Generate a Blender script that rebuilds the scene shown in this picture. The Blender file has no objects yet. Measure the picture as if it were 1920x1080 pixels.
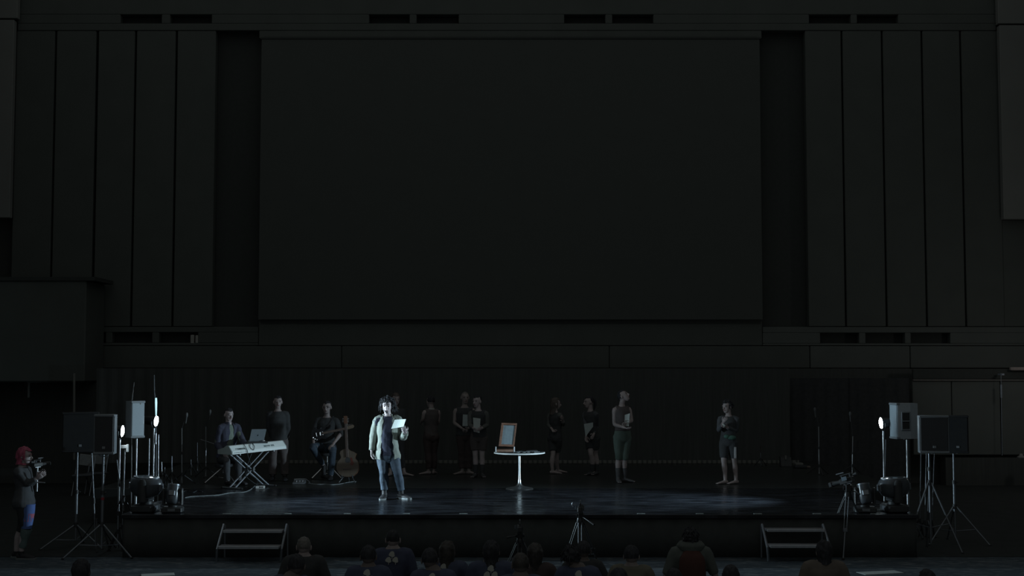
import bpy, bmesh, math, random
from mathutils import Vector, Matrix, noise
random.seed(7)
SC = bpy.context.scene
COL = SC.collection
V3 = Vector
PI = math.pi

# ------------------------------------------------------------------ camera
F_PX = 2500.0
TILT = math.atan(157.0 / F_PX)
ST = 0.64                      # stage height
CZ = ST + 2.14                 # eye height of the camera
cam = bpy.data.cameras.new('camera')
cam.sensor_width = 36.0
cam.lens = 36.0 * F_PX / 1920.0
cam.clip_end = 200
camo = bpy.data.objects.new('camera', cam)
camo.location = (0, 0, CZ)
camo.rotation_euler = (PI / 2 + TILT, 0, 0)
COL.objects.link(camo)
SC.camera = camo
SC.view_settings.view_transform = 'Standard'
SC.view_settings.look = 'None'
SC.view_settings.gamma = 1
SC.view_settings.exposure = 0.0
SC.view_settings.use_curve_mapping = False
try:
    SC.cycles.use_denoising = True
    SC.cycles.max_bounces = 5
    SC.cycles.sample_clamp_indirect = 2.0
    SC.cycles.caustics_reflective = False
    SC.cycles.caustics_refractive = False
except Exception:
    pass

# ------------------------------------------------------------------ world: the faint house light of the darkened hall
wd = bpy.data.worlds.new('world')
SC.world = wd
wd.use_nodes = True
wd.node_tree.nodes['Background'].inputs[0].default_value = (0.93, 1.0, 0.97, 1)
wd.node_tree.nodes['Background'].inputs[1].default_value = 0.1


def W(px, py, Y):
    x = (px - 960.0) / F_PX
    v = (540.0 - py) / F_PX
    d = V3((x, math.cos(TILT) - v * math.sin(TILT), math.sin(TILT) + v * math.cos(TILT)))
    d = d * (Y / d.y)
    return V3((d.x, d.y, CZ + d.z))


def G(px, py, z=ST):
    x = (px - 960.0) / F_PX
    v = (540.0 - py) / F_PX
    d = V3((x, math.cos(TILT) - v * math.sin(TILT), math.sin(TILT) + v * math.cos(TILT)))
    s = (z - CZ) / d.z
    return V3((d.x * s, d.y * s, z))


# ------------------------------------------------------------------ lamps' beams (their housings are built further down)
LAMP_POS = {'left_back': W(289, 789, 22.4), 'left_front': W(225, 808, 20.9), 'right': W(1656, 793, 22.4)}
LAMP_AIM = {'left_back': V3((-0.6, 21.7, ST + 0.8)), 'left_front': V3((0.0, 21.2, ST + 0.8)), 'right': V3((-0.4, 22.2, ST + 0.75))}
LAMP_W = {'left_back': 1400.0, 'left_front': 450.0, 'right': 2000.0}
LAMP_CONE = {'left_back': 74, 'left_front': 70, 'right': 72}
for k_, p_ in LAMP_POS.items():
    l = bpy.data.lights.new('beam', 'SPOT')
    l.energy = LAMP_W[k_]
    l.color = (0.66, 0.88, 1.0)
    l.spot_size = math.radians(LAMP_CONE[k_])
    l.spot_blend = 0.85
    l.shadow_soft_size = 0.07
    o = bpy.data.objects.new('beam', l)
    d_ = (LAMP_AIM[k_] - p_).normalized()
    o.location = p_ + d_ * 0.07
    o.rotation_euler = d_.to_track_quat('-Z', 'Y').to_euler()
    COL.objects.link(o)


# a dim warm lamp of the side aisle, just outside the frame on the right
l = bpy.data.lights.new('aisle_light', 'POINT'); l.energy = 20.0; l.color = (1.0, 0.97, 0.92); l.shadow_soft_size = 0.25
o = bpy.data.objects.new('aisle_light', l); o.location = (12.6, 29.5, 3.6); COL.objects.link(o)


# ------------------------------------------------------------------ materials
MATS = {}


def mat(name, col, rough=0.6, metal=0.0, spec=0.5, var=0.12, nscale=12.0, bump=0.0, emit=None, stretch=None, sheen=0.0):
    if name in MATS:
        return MATS[name]
    m = bpy.data.materials.new(name)
    m.use_nodes = True
    nt = m.node_tree
    b = nt.nodes['Principled BSDF']
    b.inputs['Roughness'].default_value = rough
    b.inputs['Metallic'].default_value = metal
    b.inputs['Specular IOR Level'].default_value = spec
    tc = nt.nodes.new('ShaderNodeTexCoord')
    mp = nt.nodes.new('ShaderNodeMapping')
    if stretch:
        mp.inputs['Scale'].default_value = stretch
    nt.links.new(tc.outputs['Object'], mp.inputs['Vector'])
    n = nt.nodes.new('ShaderNodeTexNoise')
    n.inputs['Scale'].default_value = nscale
    n.inputs['Detail'].default_value = 3
    nt.links.new(mp.outputs['Vector'], n.inputs['Vector'])
    r = nt.nodes.new('ShaderNodeValToRGB')
    r.color_ramp.elements[0].position = 0.3
    r.color_ramp.elements[1].position = 0.7
    r.color_ramp.elements[0].color = tuple(c * (1 - var) for c in col) + (1,)
    r.color_ramp.elements[1].color = tuple(min(1, c * (1 + var)) for c in col) + (1,)
    nt.links.new(n.outputs['Fac'], r.inputs['Fac'])
    nt.links.new(r.outputs['Color'], b.inputs['Base Color'])
    if bump:
        bp = nt.nodes.new('ShaderNodeBump')
        bp.inputs['Strength'].default_value = bump
        bp.inputs['Distance'].default_value = 0.02
        nt.links.new(n.outputs['Fac'], bp.inputs['Height'])
        nt.links.new(bp.outputs['Normal'], b.inputs['Normal'])
    if emit:
        b.inputs['Emission Color'].default_value = tuple(emit[0]) + (1,)
        b.inputs['Emission Strength'].default_value = emit[1]
    MATS[name] = m
    return m


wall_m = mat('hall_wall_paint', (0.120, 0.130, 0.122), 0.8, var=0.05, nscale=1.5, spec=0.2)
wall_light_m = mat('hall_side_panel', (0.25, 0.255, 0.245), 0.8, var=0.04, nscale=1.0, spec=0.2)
wall_right_m = mat('right_wall_lit_tone', (0.148, 0.160, 0.153), 0.8, var=0.05, nscale=1.5, spec=0.2)  # partition grey; on the right wall it stands in for stronger light
dark_m = mat('dark_slot', (0.078, 0.084, 0.081), 0.9, var=0.05, spec=0.1)  # darker than the wall paint to deepen the shade in slots and bays
screen_m = mat('screen_fabric', (0.112, 0.120, 0.114), 0.9, var=0.02, nscale=2, spec=0.1)
drape_m = mat('black_drape', (0.098, 0.103, 0.101), 0.95, var=0.08, nscale=4, spec=0.1, stretch=(6, 1, 0.3))
skirt_m = mat('stage_skirt_cloth', (0.085, 0.09, 0.088), 0.95, var=0.06, spec=0.05)
hem_m = mat('pale_hem', (0.24, 0.24, 0.22), 0.8, var=0.15, nscale=40)
black_m = mat('black_plastic', (0.055, 0.058, 0.062), 0.45, var=0.1)
black_metal = mat('black_metal', (0.05, 0.052, 0.055), 0.35, metal=0.5, var=0.1)
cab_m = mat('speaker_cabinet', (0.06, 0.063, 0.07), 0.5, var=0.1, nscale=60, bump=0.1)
cab_grey_lit = mat('speaker_cabinet_grey_lit', (0.26, 0.29, 0.32), 0.5, var=0.06, nscale=60, bump=0.05)  # grey raised to carry the lamp light on cabinet sides
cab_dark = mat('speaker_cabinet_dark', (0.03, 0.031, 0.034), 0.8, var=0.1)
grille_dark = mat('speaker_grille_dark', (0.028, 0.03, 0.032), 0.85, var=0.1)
cab_pale_lit = mat('speaker_cabinet_pale_lit', (0.52, 0.58, 0.64), 0.5, var=0.05, nscale=60, bump=0.05)  # paler still: lamp light put into the cabinet colour
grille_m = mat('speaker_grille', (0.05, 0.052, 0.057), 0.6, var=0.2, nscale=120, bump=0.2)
grille_lit = mat('speaker_grille_lit', (0.42, 0.50, 0.56), 0.55, var=0.06, nscale=90, bump=0.1)  # bluish lamp light put into the grille colour
chrome = mat('chrome', (0.8, 0.82, 0.85), 0.18, metal=1.0, var=0.03)
steel = mat('brushed_steel', (0.55, 0.57, 0.6), 0.35, metal=0.9, var=0.08)
grey_metal = mat('grey_metal', (0.25, 0.27, 0.3), 0.4, metal=0.6, var=0.08)
white_m = mat('white_plastic', (0.75, 0.78, 0.78), 0.45, var=0.04)
paper_m = mat('paper', (0.62, 0.68, 0.66), 0.8, var=0.04, nscale=30)
paper_dim = mat('paper_blue_grey', (0.5, 0.57, 0.57), 0.8, var=0.05, nscale=20)
tape_m = mat('tape', (0.5, 0.58, 0.58), 0.6, var=0.15, nscale=60)
wood_m = mat('brown_wood', (0.19, 0.10, 0.07), 0.45, var=0.35, nscale=10, stretch=(1, 1, 8), bump=0.1)
glass_grey = mat('clouded_mirror', (0.20, 0.25, 0.28), 0.3, var=0.1, nscale=18)
rubber = mat('rubber', (0.03, 0.03, 0.03), 0.8)
red_m = mat('red_mark', (0.4, 0.05, 0.07), 0.5, var=0.1, emit=None)
lamp_m = mat('lamp_lens_glow', (1, 1, 1), 0.3, var=0.0, emit=((0.78, 0.93, 1.0), 60.0))
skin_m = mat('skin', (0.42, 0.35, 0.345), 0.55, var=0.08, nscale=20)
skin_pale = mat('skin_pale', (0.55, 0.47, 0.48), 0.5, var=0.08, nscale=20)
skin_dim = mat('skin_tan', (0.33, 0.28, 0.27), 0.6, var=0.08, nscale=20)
skin_aud = mat('skin_shaded', (0.20, 0.165, 0.155), 0.7, var=0.08)  # darker skin copy, standing in for the dim light on the audience
lip_m = mat('lips', (0.3, 0.12, 0.12), 0.5)
eye_m = mat('dark_eye', (0.03, 0.02, 0.02), 0.2)
hair_black = mat('black_hair', (0.04, 0.041, 0.047), 0.7, spec=.25, var=0.4, nscale=50, stretch=(1, 1, 0.2), bump=0.3)
hair_brown = mat('brown_hair', (0.09, 0.07, 0.06), 0.55, var=0.35, nscale=50, stretch=(1, 1, 0.2), bump=0.3)
hair_grey = mat('greyish_hair', (0.16, 0.15, 0.14), 0.6, var=0.3, nscale=50, bump=0.2)
hair_pink = mat('dyed_pink_red_hair', (0.5, 0.1, 0.18), 0.5, var=0.4, nscale=30, stretch=(1, 1, 0.3), bump=0.3)
hair_dbrown = mat('dark_brown_hair', (0.05, 0.045, 0.042), 0.6, var=0.3, nscale=50, bump=0.2)
hair_auburn = mat('auburn_hair', (0.10, 0.055, 0.045), 0.55, var=0.3, nscale=50, bump=0.3)
jacket_m = mat('grey_green_overshirt', (0.27, 0.30, 0.27), 0.85, var=0.12, nscale=14, bump=0.4)
navy_tee = mat('dark_navy_tshirt', (0.035, 0.04, 0.07), 0.85, var=0.15, nscale=14, bump=0.3)
jeans_m = mat('blue_jeans', (0.06, 0.085, 0.12), 0.8, var=0.25, nscale=16, bump=0.5)
shoe_dark = mat('dark_shoe', (0.028, 0.028, 0.032), 0.65, var=0.2)
sole_m = mat('pale_sole', (0.2, 0.22, 0.23), 0.6)
blackcloth = mat('black_cloth', (0.055, 0.058, 0.062), 0.9, var=0.15, bump=0.3)
charcoal = mat('charcoal_cloth', (0.085, 0.09, 0.1), 0.9, var=0.12, bump=0.3)
navy_jkt = mat('dark_blue_jacket', (0.08, 0.085, 0.13), 0.85, var=0.12, bump=0.3)
green_shirt = mat('grey_green_shirt', (0.22, 0.27, 0.23), 0.8, var=0.1, bump=0.3)
brown_cloth = mat('brown_trousers', (0.14, 0.12, 0.12), 0.9, var=0.12, bump=0.3)
vest_m = mat('brown_grey_vest', (0.11, 0.095, 0.095), 0.9, var=0.12, bump=0.3)
maroon = mat('dark_maroon_cloth', (0.075, 0.056, 0.056), 0.9, var=0.12, bump=0.3)
olive_dk = mat('dark_olive_sheer', (0.12, 0.125, 0.12), 0.9, var=0.12, bump=0.2)
green_leg = mat('dark_green_leggings', (0.11, 0.15, 0.13), 0.85, var=0.1, bump=0.2)
sock_m = mat('dark_sock', (0.1, 0.1, 0.105), 0.9)
stripe_m = mat('pale_grey_stripe', (0.5, 0.5, 0.52), 0.9)
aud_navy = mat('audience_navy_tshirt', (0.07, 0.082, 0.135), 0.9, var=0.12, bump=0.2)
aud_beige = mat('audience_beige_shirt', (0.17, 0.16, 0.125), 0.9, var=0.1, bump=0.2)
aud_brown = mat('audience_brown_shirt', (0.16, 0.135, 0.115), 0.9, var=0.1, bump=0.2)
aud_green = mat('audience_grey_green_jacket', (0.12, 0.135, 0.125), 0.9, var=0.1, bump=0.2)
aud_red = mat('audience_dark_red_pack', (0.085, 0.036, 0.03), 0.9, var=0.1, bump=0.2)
logo_m = mat('print_off_white', (0.55, 0.55, 0.5), 0.9, var=0.05)
blue_cloth = mat('blue_cloth', (0.12, 0.2, 0.5), 0.9)
pink_cloth = mat('pink_cloth', (0.5, 0.16, 0.24), 0.9)
teal_cloth = mat('teal_grey_cloth', (0.14, 0.2, 0.2), 0.9)
green_waist_m = mat('green_cloth', (0.07, 0.16, 0.125), 0.8)  # plain green cloth, no emission
guitar_top = mat('spruce_guitar_top', (0.14, 0.11, 0.085), 0.45, var=0.12, nscale=10, stretch=(12, 1, 0.5))
guitar_side = mat('guitar_side_wood', (0.16, 0.08, 0.05), 0.4)
fret_m = mat('fretboard', (0.12, 0.09, 0.08), 0.5)
kb_m = mat('keyboard_silver', (0.88, 0.95, 0.95), 0.4, metal=0.0, var=0.03)
kb_grey = mat('keyboard_end_grey', (0.36, 0.42, 0.42), 0.5, var=0.05)
laptop_m = mat('laptop_aluminium', (0.30, 0.35, 0.39), 0.4, metal=0.3, var=0.03)
letter_m = mat('dark_lettering', (0.03, 0.05, 0.06), 0.5)
cable_m = mat('black_cable', (0.05, 0.06, 0.07), 0.5)
cable_w = mat('grey_cable', (0.3, 0.34, 0.36), 0.5)
amber_m = mat('amber_plastic', (0.3, 0.22, 0.08), 0.5)


def floor_mat():
    m = bpy.data.materials.new('black_dance_floor')
    m.use_nodes = True
    nt = m.node_tree
    b = nt.nodes['Principled BSDF']
    tc = nt.nodes.new('ShaderNodeTexCoord')
    mp = nt.nodes.new('ShaderNodeMapping')
    mp.inputs['Scale'].default_value = (1.0, 4.0, 1)
    nt.links.new(tc.outputs['Object'], mp.inputs['Vector'])
    n = nt.nodes.new('ShaderNodeTexNoise')
    n.inputs['Scale'].default_value = 1.6
    n.inputs['Detail'].default_value = 5
    n.inputs['Distortion'].default_value = 0.6
    nt.links.new(mp.outputs['Vector'], n.inputs['Vector'])
    r = nt.nodes.new('ShaderNodeValToRGB')
    r.color_ramp.elements[0].position = 0.35
    r.color_ramp.elements[1].position = 0.7
    r.color_ramp.elements[0].color = (0.006, 0.0068, 0.009, 1)
    r.color_ramp.elements[1].color = (0.024, 0.027, 0.036, 1)
    nt.links.new(n.outputs['Fac'], r.inputs['Fac'])
    nt.links.new(r.outputs['Color'], b.inputs['Base Color'])
    bp = nt.nodes.new('ShaderNodeBump')
    bp.inputs['Strength'].default_value = 0.11
    bp.inputs['Distance'].default_value = 0.02
    nt.links.new(n.outputs['Fac'], bp.inputs['Height'])
    nt.links.new(bp.outputs['Normal'], b.inputs['Normal'])
    rr = nt.nodes.new('ShaderNodeMapRange'); rr.inputs['From Min'].default_value = .3; rr.inputs['From Max'].default_value = .7; rr.inputs['To Min'].default_value = .15; rr.inputs['To Max'].default_value = .36
    nt.links.new(n.outputs['Fac'], rr.inputs['Value']); nt.links.new(rr.outputs['Result'], b.inputs['Roughness'])
    b.inputs['Specular IOR Level'].default_value = 0.55
    return m


def carpet_mat():
    m = bpy.data.materials.new('hall_carpet')
    m.use_nodes = True
    nt = m.node_tree
    b = nt.nodes['Principled BSDF']
    tc = nt.nodes.new('ShaderNodeTexCoord')
    mp = nt.nodes.new('ShaderNodeMapping')
    mp.inputs['Rotation'].default_value = (0, 0, 0.5)
    mp.inputs['Scale'].default_value = (1.2, 3.5, 1)
    nt.links.new(tc.outputs['Object'], mp.inputs['Vector'])
    n = nt.nodes.new('ShaderNodeTexNoise')
    n.inputs['Scale'].default_value = 2.2
    n.inputs['Detail'].default_value = 4
    n.inputs['Distortion'].default_value = 2.2
    nt.links.new(mp.outputs['Vector'], n.inputs['Vector'])
    r = nt.nodes.new('ShaderNodeValToRGB')
    r.color_ramp.elements[0].position = 0.5
    r.color_ramp.elements[1].position = 0.68
    r.color_ramp.elements[0].color = (0.075, 0.095, 0.115, 1)
    r.color_ramp.elements[1].color = (0.2, 0.22, 0.24, 1)
    nt.links.new(n.outputs['Fac'], r.inputs['Fac'])
    nt.links.new(r.outputs['Color'], b.inputs['Base Color'])
    b.inputs['Roughness'].default_value = 0.9
    b.inputs['Specular IOR Level'].default_value = 0.1
    return m


stage_m = floor_mat()
carpet_m = carpet_mat()


# ------------------------------------------------------------------ mesh collector
def catmull(pts, vals, sub):
    n = len(pts)
    P, Q = [], []
    for i in range(n - 1):
        p0, p1, p2, p3 = pts[max(i - 1, 0)], pts[i], pts[i + 1], pts[min(i + 2, n - 1)]
        a0, a1 = vals[i], vals[i + 1]
        for s in range(sub):
            t = s / sub
            t2, t3 = t * t, t * t * t
            P.append(0.5 * ((2 * p1) + (p2 - p0) * t + (2 * p0 - 5 * p1 + 4 * p2 - p3) * t2 + (3 * p1 - p0 - 3 * p2 + p3) * t3))
            q = t2 * (3 - 2 * t)
            Q.append((a0[0] + (a1[0] - a0[0]) * q, a0[1] + (a1[1] - a0[1]) * q))
    P.append(pts[-1]); Q.append(vals[-1])
    return P, Q


class M:
    def __init__(s):
        s.v = []; s.f = []

    def loft(s, pts, rad, side=None, n=10, sub=3):
        pts = [V3(p) for p in pts]
        vals = [(r, r) if not isinstance(r, (tuple, list)) else tuple(r) for r in rad]
        if sub > 1 and len(pts) > 1:
            pts, vals = catmull(pts, vals, sub)
        base = len(s.v)
        N = len(pts)
        prev = side.copy() if side is not None else None
        for i, p in enumerate(pts):
            t = (pts[min(i + 1, N - 1)] - pts[max(i - 1, 0)])
            if t.length < 1e-9:
                t = V3((0, 0, 1))
            t.normalize()
            ref = side if side is not None else prev
            if ref is None:
                ref = V3((1, 0, 0)) if abs(t.x) < 0.9 else V3((0, 1, 0))
            u = ref - t * ref.dot(t)
            if u.length < 1e-4:
                u = t.orthogonal()
            u.normalize()
            w = t.cross(u)
            prev = u
            a, b = vals[i]
            for k in range(n):
                an = 2 * PI * k / n
                s.v.append(p + u * (a * math.cos(an)) + w * (b * math.sin(an)))
        for i in range(N - 1):
            for k in range(n):
                a = base + i * n + k; b = base + i * n + (k + 1) % n
                s.f.append((a, b, b + n, a + n))
        s.f.append(tuple(base + k for k in reversed(range(n))))
        s.f.append(tuple(base + (N - 1) * n + k for k in range(n)))
        return s

    def tube(s, pts, r, n=8, sub=1):
        return s.loft(pts, [r] * len(pts), n=n, sub=sub)

    def ell(s, c, r, R=None, F=None, U=None, nu=12, nv=8):
        R = R or V3((1, 0, 0)); F = F or V3((0, 1, 0)); U = U or V3((0, 0, 1))
        c = V3(c)
        base = len(s.v)
        s.v.append(c - U * r[2])
        for j in range(1, nv):
            ph = -PI / 2 + PI * j / nv
            for i in range(nu):
                th = 2 * PI * i / nu
                s.v.append(c + R * (r[0] * math.cos(ph) * math.cos(th)) + F * (r[1] * math.cos(ph) * math.sin(th)) + U * (r[2] * math.sin(ph)))
        s.v.append(c + U * r[2])
        top = len(s.v) - 1
        for i in range(nu):
            s.f.append((base, base + 1 + (i + 1) % nu, base + 1 + i))
            s.f.append((top, top - nu + i, top - nu + (i + 1) % nu))
        for j in range(nv - 2):
            for i in range(nu):
                a = base + 1 + j * nu + i; b = base + 1 + j * nu + (i + 1) % nu
                s.f.append((a, b, b + nu, a + nu))
        return s

    def box(s, c, h, X=None, Y=None, Z=None, bev=0.0):
        """box with centre c, half sizes h, axes X Y Z; bev chamfers its edges"""
        X = X or V3((1, 0, 0)); Y = Y or V3((0, 1, 0)); Z = Z or V3((0, 0, 1))
        c = V3(c)
        if bev <= 0:
            b = len(s.v)
            for sz in (-1, 1):
                for sx, sy in ((-1, -1), (1, -1), (1, 1), (-1, 1)):
                    s.v.append(c + X * (sx * h[0]) + Y * (sy * h[1]) + Z * (sz * h[2]))
            s.f += [(b + 3, b + 2, b + 1, b), (b + 4, b + 5, b + 6, b + 7)]
            for k in range(4):
                s.f.append((b + k, b + (k + 1) % 4, b + 4 + (k + 1) % 4, b + 4 + k))
            return s
        g = min(bev, min(h) * 0.9)
        b = len(s.v)
        rings = ((-1, g), (-1, 0), (1, 0), (1, g))
        for zi, (sz, ins) in enumerate(rings):
            z = sz * h[2] if ins else sz * (h[2] - g)
            hx, hy = h[0] - ins, h[1] - ins
            for x, y in ((-hx + g, -hy), (hx - g, -hy), (hx, -hy + g), (hx, hy - g), (hx - g, hy), (-hx + g, hy), (-hx, hy - g), (-hx, -hy + g)):
                s.v.append(c + X * x + Y * y + Z * z)
        s.f.append(tuple(b + k for k in reversed(range(8))))
        for r in range(3):
            for k in range(8):
                s.f.append((b + r * 8 + k, b + r * 8 + (k + 1) % 8, b + r * 8 + 8 + (k + 1) % 8, b + r * 8 + 8 + k))
        s.f.append(tuple(b + 24 + k for k in range(8)))
        return s

    def prism(s, poly, off):
        """poly: list of points (planar), extruded by vector off"""
        b = len(s.v); n = len(poly); off = V3(off)
        for p in poly: s.v.append(V3(p))
        for p in poly: s.v.append(V3(p) + off)
        s.f.append(tuple(b + k for k in reversed(range(n))))
        s.f.append(tuple(b + n + k for k in range(n)))
        for k in range(n):
            s.f.append((b + k, b + (k + 1) % n, b + n + (k + 1) % n, b + n + k))
        return s

    def lathe(s, prof, c, n=32):
        """closed solid of revolution about z through c; prof = [(r,z)...] from bottom to top"""
        c = V3(c); b = len(s.v); N = len(prof)
        for r, z in prof:
            for k in range(n):
                a = 2 * PI * k / n
                s.v.append(c + V3((r * math.cos(a), r * math.sin(a), z)))
        for i in range(N - 1):
            for k in range(n):
                p = b + i * n + k; q = b + i * n + (k + 1) % n
                s.f.append((p, q, q + n, p + n))
        s.f.append(tuple(b + k for k in reversed(range(n))))
        s.f.append(tuple(b + (N - 1) * n + k for k in range(n)))
        return s

    def cyl(s, a, b_, r, n=16, r2=None):
        return s.loft([a, b_], [r, r if r2 is None else r2], n=n, sub=1)

    def mesh(s, name, org=None, smooth=True):
        me = bpy.data.meshes.new(name)
        o = org or V3((0, 0, 0))
        me.from_pydata([tuple(p - o) for p in s.v], [], s.f)
        me.update()
        if smooth:
            me.polygons.foreach_set('use_smooth', [True] * len(me.polygons))
        return me


def link(name, me, material, parent=None, org=None):
    ob = bpy.data.objects.new(name, me)
    if material is not None:
        me.materials.clear(); me.materials.append(material)
    COL.objects.link(ob)
    if parent is not None:
        ob.parent = parent
    elif org is not None:
        ob.location = org
    return ob


def auto_smooth(me, ang=40):
    # sharp edges by angle
    bm = bmesh.new(); bm.from_mesh(me)
    lim = math.radians(ang)
    for e in bm.edges:
        if len(e.link_faces) == 2:
            try:
                e.smooth = e.calc_face_angle() < lim
            except Exception:
                pass
    bm.to_mesh(me); bm.free()


def org_of(parent):
    """world origin of a parent chain (everything here is only translated)"""
    o = V3((0, 0, 0))
    while parent is not None:
        o = o + V3(parent.location)
        parent = parent.parent
    return o


def part(name, m, material, parent, label=None, sm=True):
    me = m.mesh(name, org_of(parent), sm)
    if sm: auto_smooth(me)
    o = link(name, me, material, parent)
    if label: o['label'] = label
    return o


def tag(o, label, cat, group=None):
    o['label'] = label; o['category'] = cat
    if group: o['group'] = group
    return o


def thing(name, label, cat, loc, group=None):
    o = bpy.data.objects.new(name, None)
    o.empty_display_size = 0.1
    COL.objects.link(o); o.location = loc
    return tag(o, label, cat, group)


def solo(name, m, material, label, cat, loc, group=None, sm=True):
    loc = V3(loc)
    me = m.mesh(name, loc, sm)
    if sm: auto_smooth(me)
    o = link(name, me, material, None, loc)
    return tag(o, label, cat, group)


def struct(name, m, material, parent=None, sm=False):
    me = m.mesh(name, org_of(parent) if parent else None, sm)
    o = link(name, me, material, parent)
    if parent is None: o['kind'] = 'structure'
    return o


TMP = bpy.data.scenes.new('tmp')


def remesh(m, voxel, smooth=3, fold=0.0, fs=7.0):
    me = m.mesh('tmp')
    ob = bpy.data.objects.new('tmp', me); TMP.collection.objects.link(ob)
    r = ob.modifiers.new('r', 'REMESH'); r.mode = 'VOXEL'; r.voxel_size = voxel; r.adaptivity = 0
    if smooth:
        s = ob.modifiers.new('s', 'SMOOTH'); s.iterations = smooth; s.factor = 0.5
    vl = TMP.view_layers[0]; vl.update(); dg = vl.depsgraph
    me2 = bpy.data.meshes.new_from_object(ob.evaluated_get(dg))
    bpy.data.objects.remove(ob); bpy.data.meshes.remove(me)
    if fold:
        off = random.uniform(0, 50)
        cs = [v.co.copy() for v in me2.vertices]; ns = [v.normal.copy() for v in me2.vertices]; out = []
        for c, n_ in zip(cs, ns):
            q = noise.noise(V3((c.x * fs + off, c.y * fs, c.z * fs * 0.55))) + 0.5 * noise.noise(V3((c.x * fs * 2.3, c.y * fs * 2.3 + off, c.z * fs * 1.6)))
            out += list(c + n_ * (q * fold))
        me2.vertices.foreach_set('co', out); me2.update()
    return me2


def from_mesh(me):
    m = M()
    m.v = [v.co.copy() for v in me.vertices]
    m.f = [tuple(p.vertices) for p in me.polygons]
    bpy.data.meshes.remove(me)
    return m


UP = V3((0, 0, 1))


def frame(yaw):
    y = math.radians(yaw)
    return V3((math.cos(y), math.sin(y), 0)), V3((math.sin(y), -math.cos(y), 0))     # image-right side R, forward F


# ------------------------------------------------------------------ people
TOR = [(-0.22, .095, .08), (-0.12, .15, .105), (0.0, .168, .115), (0.22, .150, .105), (0.45, .135, .098), (0.68, .158, .112), (0.86, .172, .108), (1.0, .148, .082), (1.08, .082, .062), (1.15, .056, .056)]


def torso(m, C, P, R, F, k, off, t0=-0.3, t1=1.2, kw=1.0, flare=0.0):
    ax = C - P
    pts, rad = [], []
    T = [q for q in TOR if t0 <= q[0] <= t1]
    for t, a, b in T:
        fl = flare * max(0, (0.45 - t)) if flare else 0
        bk = F * (0.012 * math.sin(PI * max(0, min(1, t))))
        pts.append(P + ax * t + bk); rad.append((a * k * kw + off + fl, b * k + off + fl * 0.8))
    m.loft(pts, rad, side=R, n=20, sub=3)


def arm(m, S, E, Wr, k, off, t1=1.0, inn=None, r0=1.0):
    L1 = (E - S).length; L2 = (Wr - E).length
    def at(t):
        d = t * (L1 + L2)
        return S.lerp(E, d / L1) if d <= L1 else E.lerp(Wr, (d - L1) / L2)
    prof = [(0.0, .054), (.12, .052), (.28, .046), (.46, .038), (.54, .039), (.66, .037), (.85, .028), (1.0, .025)]
    pts = [inn] if inn is not None else []
    rad = [.05 * k * r0 + off] if inn is not None else []
    ts = [q for q in prof if q[0] < t1 - 0.02]
    for t, r in ts:
        pts.append(at(t)); rad.append(r * k * r0 + off)
    r = ts[-1][1]
    for (ta, ra), (tb, rb) in zip(prof, prof[1:]):
        if ta <= t1 <= tb: r = ra + (rb - ra) * (t1 - ta) / (tb - ta)
    pts.append(at(t1)); rad.append(r * k * r0 + off)
    m.loft(pts, rad, n=12, sub=2)


def leg(m, H, K, A, k, off, t1=1.0, flare=0.0, back=None):
    L1 = (K - H).length; L2 = (A - K).length
    def at(t):
        d = t * (L1 + L2)
        p = H.lerp(K, d / L1) if d <= L1 else K.lerp(A, (d - L1) / L2)
        if back is not None and t > 0.5: p = p + back * (0.022 * math.sin(PI * min(1, (t - 0.5) * 2)))
        return p
    prof = [(0.0, .088), (.12, .086), (.28, .074), (.44, .057), (.5, .053), (.58, .052), (.7, .055), (.85, .042), (1.0, .036)]
    ts = [q for q in prof if q[0] < t1 - 0.02]
    pts, rad = [], []
    for t, r in ts:
        pts.append(at(t)); rad.append(r * k + off + flare * t)
    r = ts[-1][1]
    for (ta, ra), (tb, rb) in zip(prof, prof[1:]):
        if ta <= t1 <= tb: r = ra + (rb - ra) * (t1 - ta) / (tb - ta)
    pts.append(at(t1)); rad.append(r * k + off + flare * t1)
    m.loft(pts, rad, n=14, sub=2)


def hand(m, w, d, pn, k, curl=0.5, thumb=1):
    """w wrist, d direction of the hand, pn palm normal (side to which fingers curl)"""
    d = d.normalized(); pn = (pn - d * pn.dot(d)).normalized(); s = d.cross(pn).normalized()
    L = 0.088 * k
    m.loft([w - d * 0.01 * k, w + d * L * .35, w + d * L * .75, w + d * L], [(.026 * k, .019 * k), (.034 * k, .016 * k), (.041 * k, .015 * k), (.038 * k, .011 * k)], side=s, n=10, sub=1)
    for i, (o, ln) in enumerate(((-.03, .062), (-.010, .072), (.010, .068), (.030, .052))):
        p = w + d * (L * (0.97 if i in (1, 2) else .9)) + s * (o * k)
        pts = [p]; a = curl * 0.4
        dirv = d
        for sg in (0.45, 0.32, 0.26):
            a += curl * 0.55
            dirv = (d * math.cos(a) + pn * math.sin(a)).normalized()
            p = p + dirv * (ln * sg * k); pts.append(p)
        m.loft(pts, [.0095 * k, .009 * k, .0082 * k, .006 * k], n=6, sub=1)
    tdir = (d * 0.6 + s * (thumb * -0.75) + pn * 0.35).normalized()
    p = w + d * (0.02 * k) - s * (thumb * 0.024 * k)
    m.loft([p, p + tdir * 0.032 * k, p + tdir * 0.052 * k + d * 0.01 * k, p + tdir * 0.06 * k + d * 0.032 * k], [.013 * k, .012 * k, .0105 * k, .007 * k], n=7, sub=1)


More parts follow.
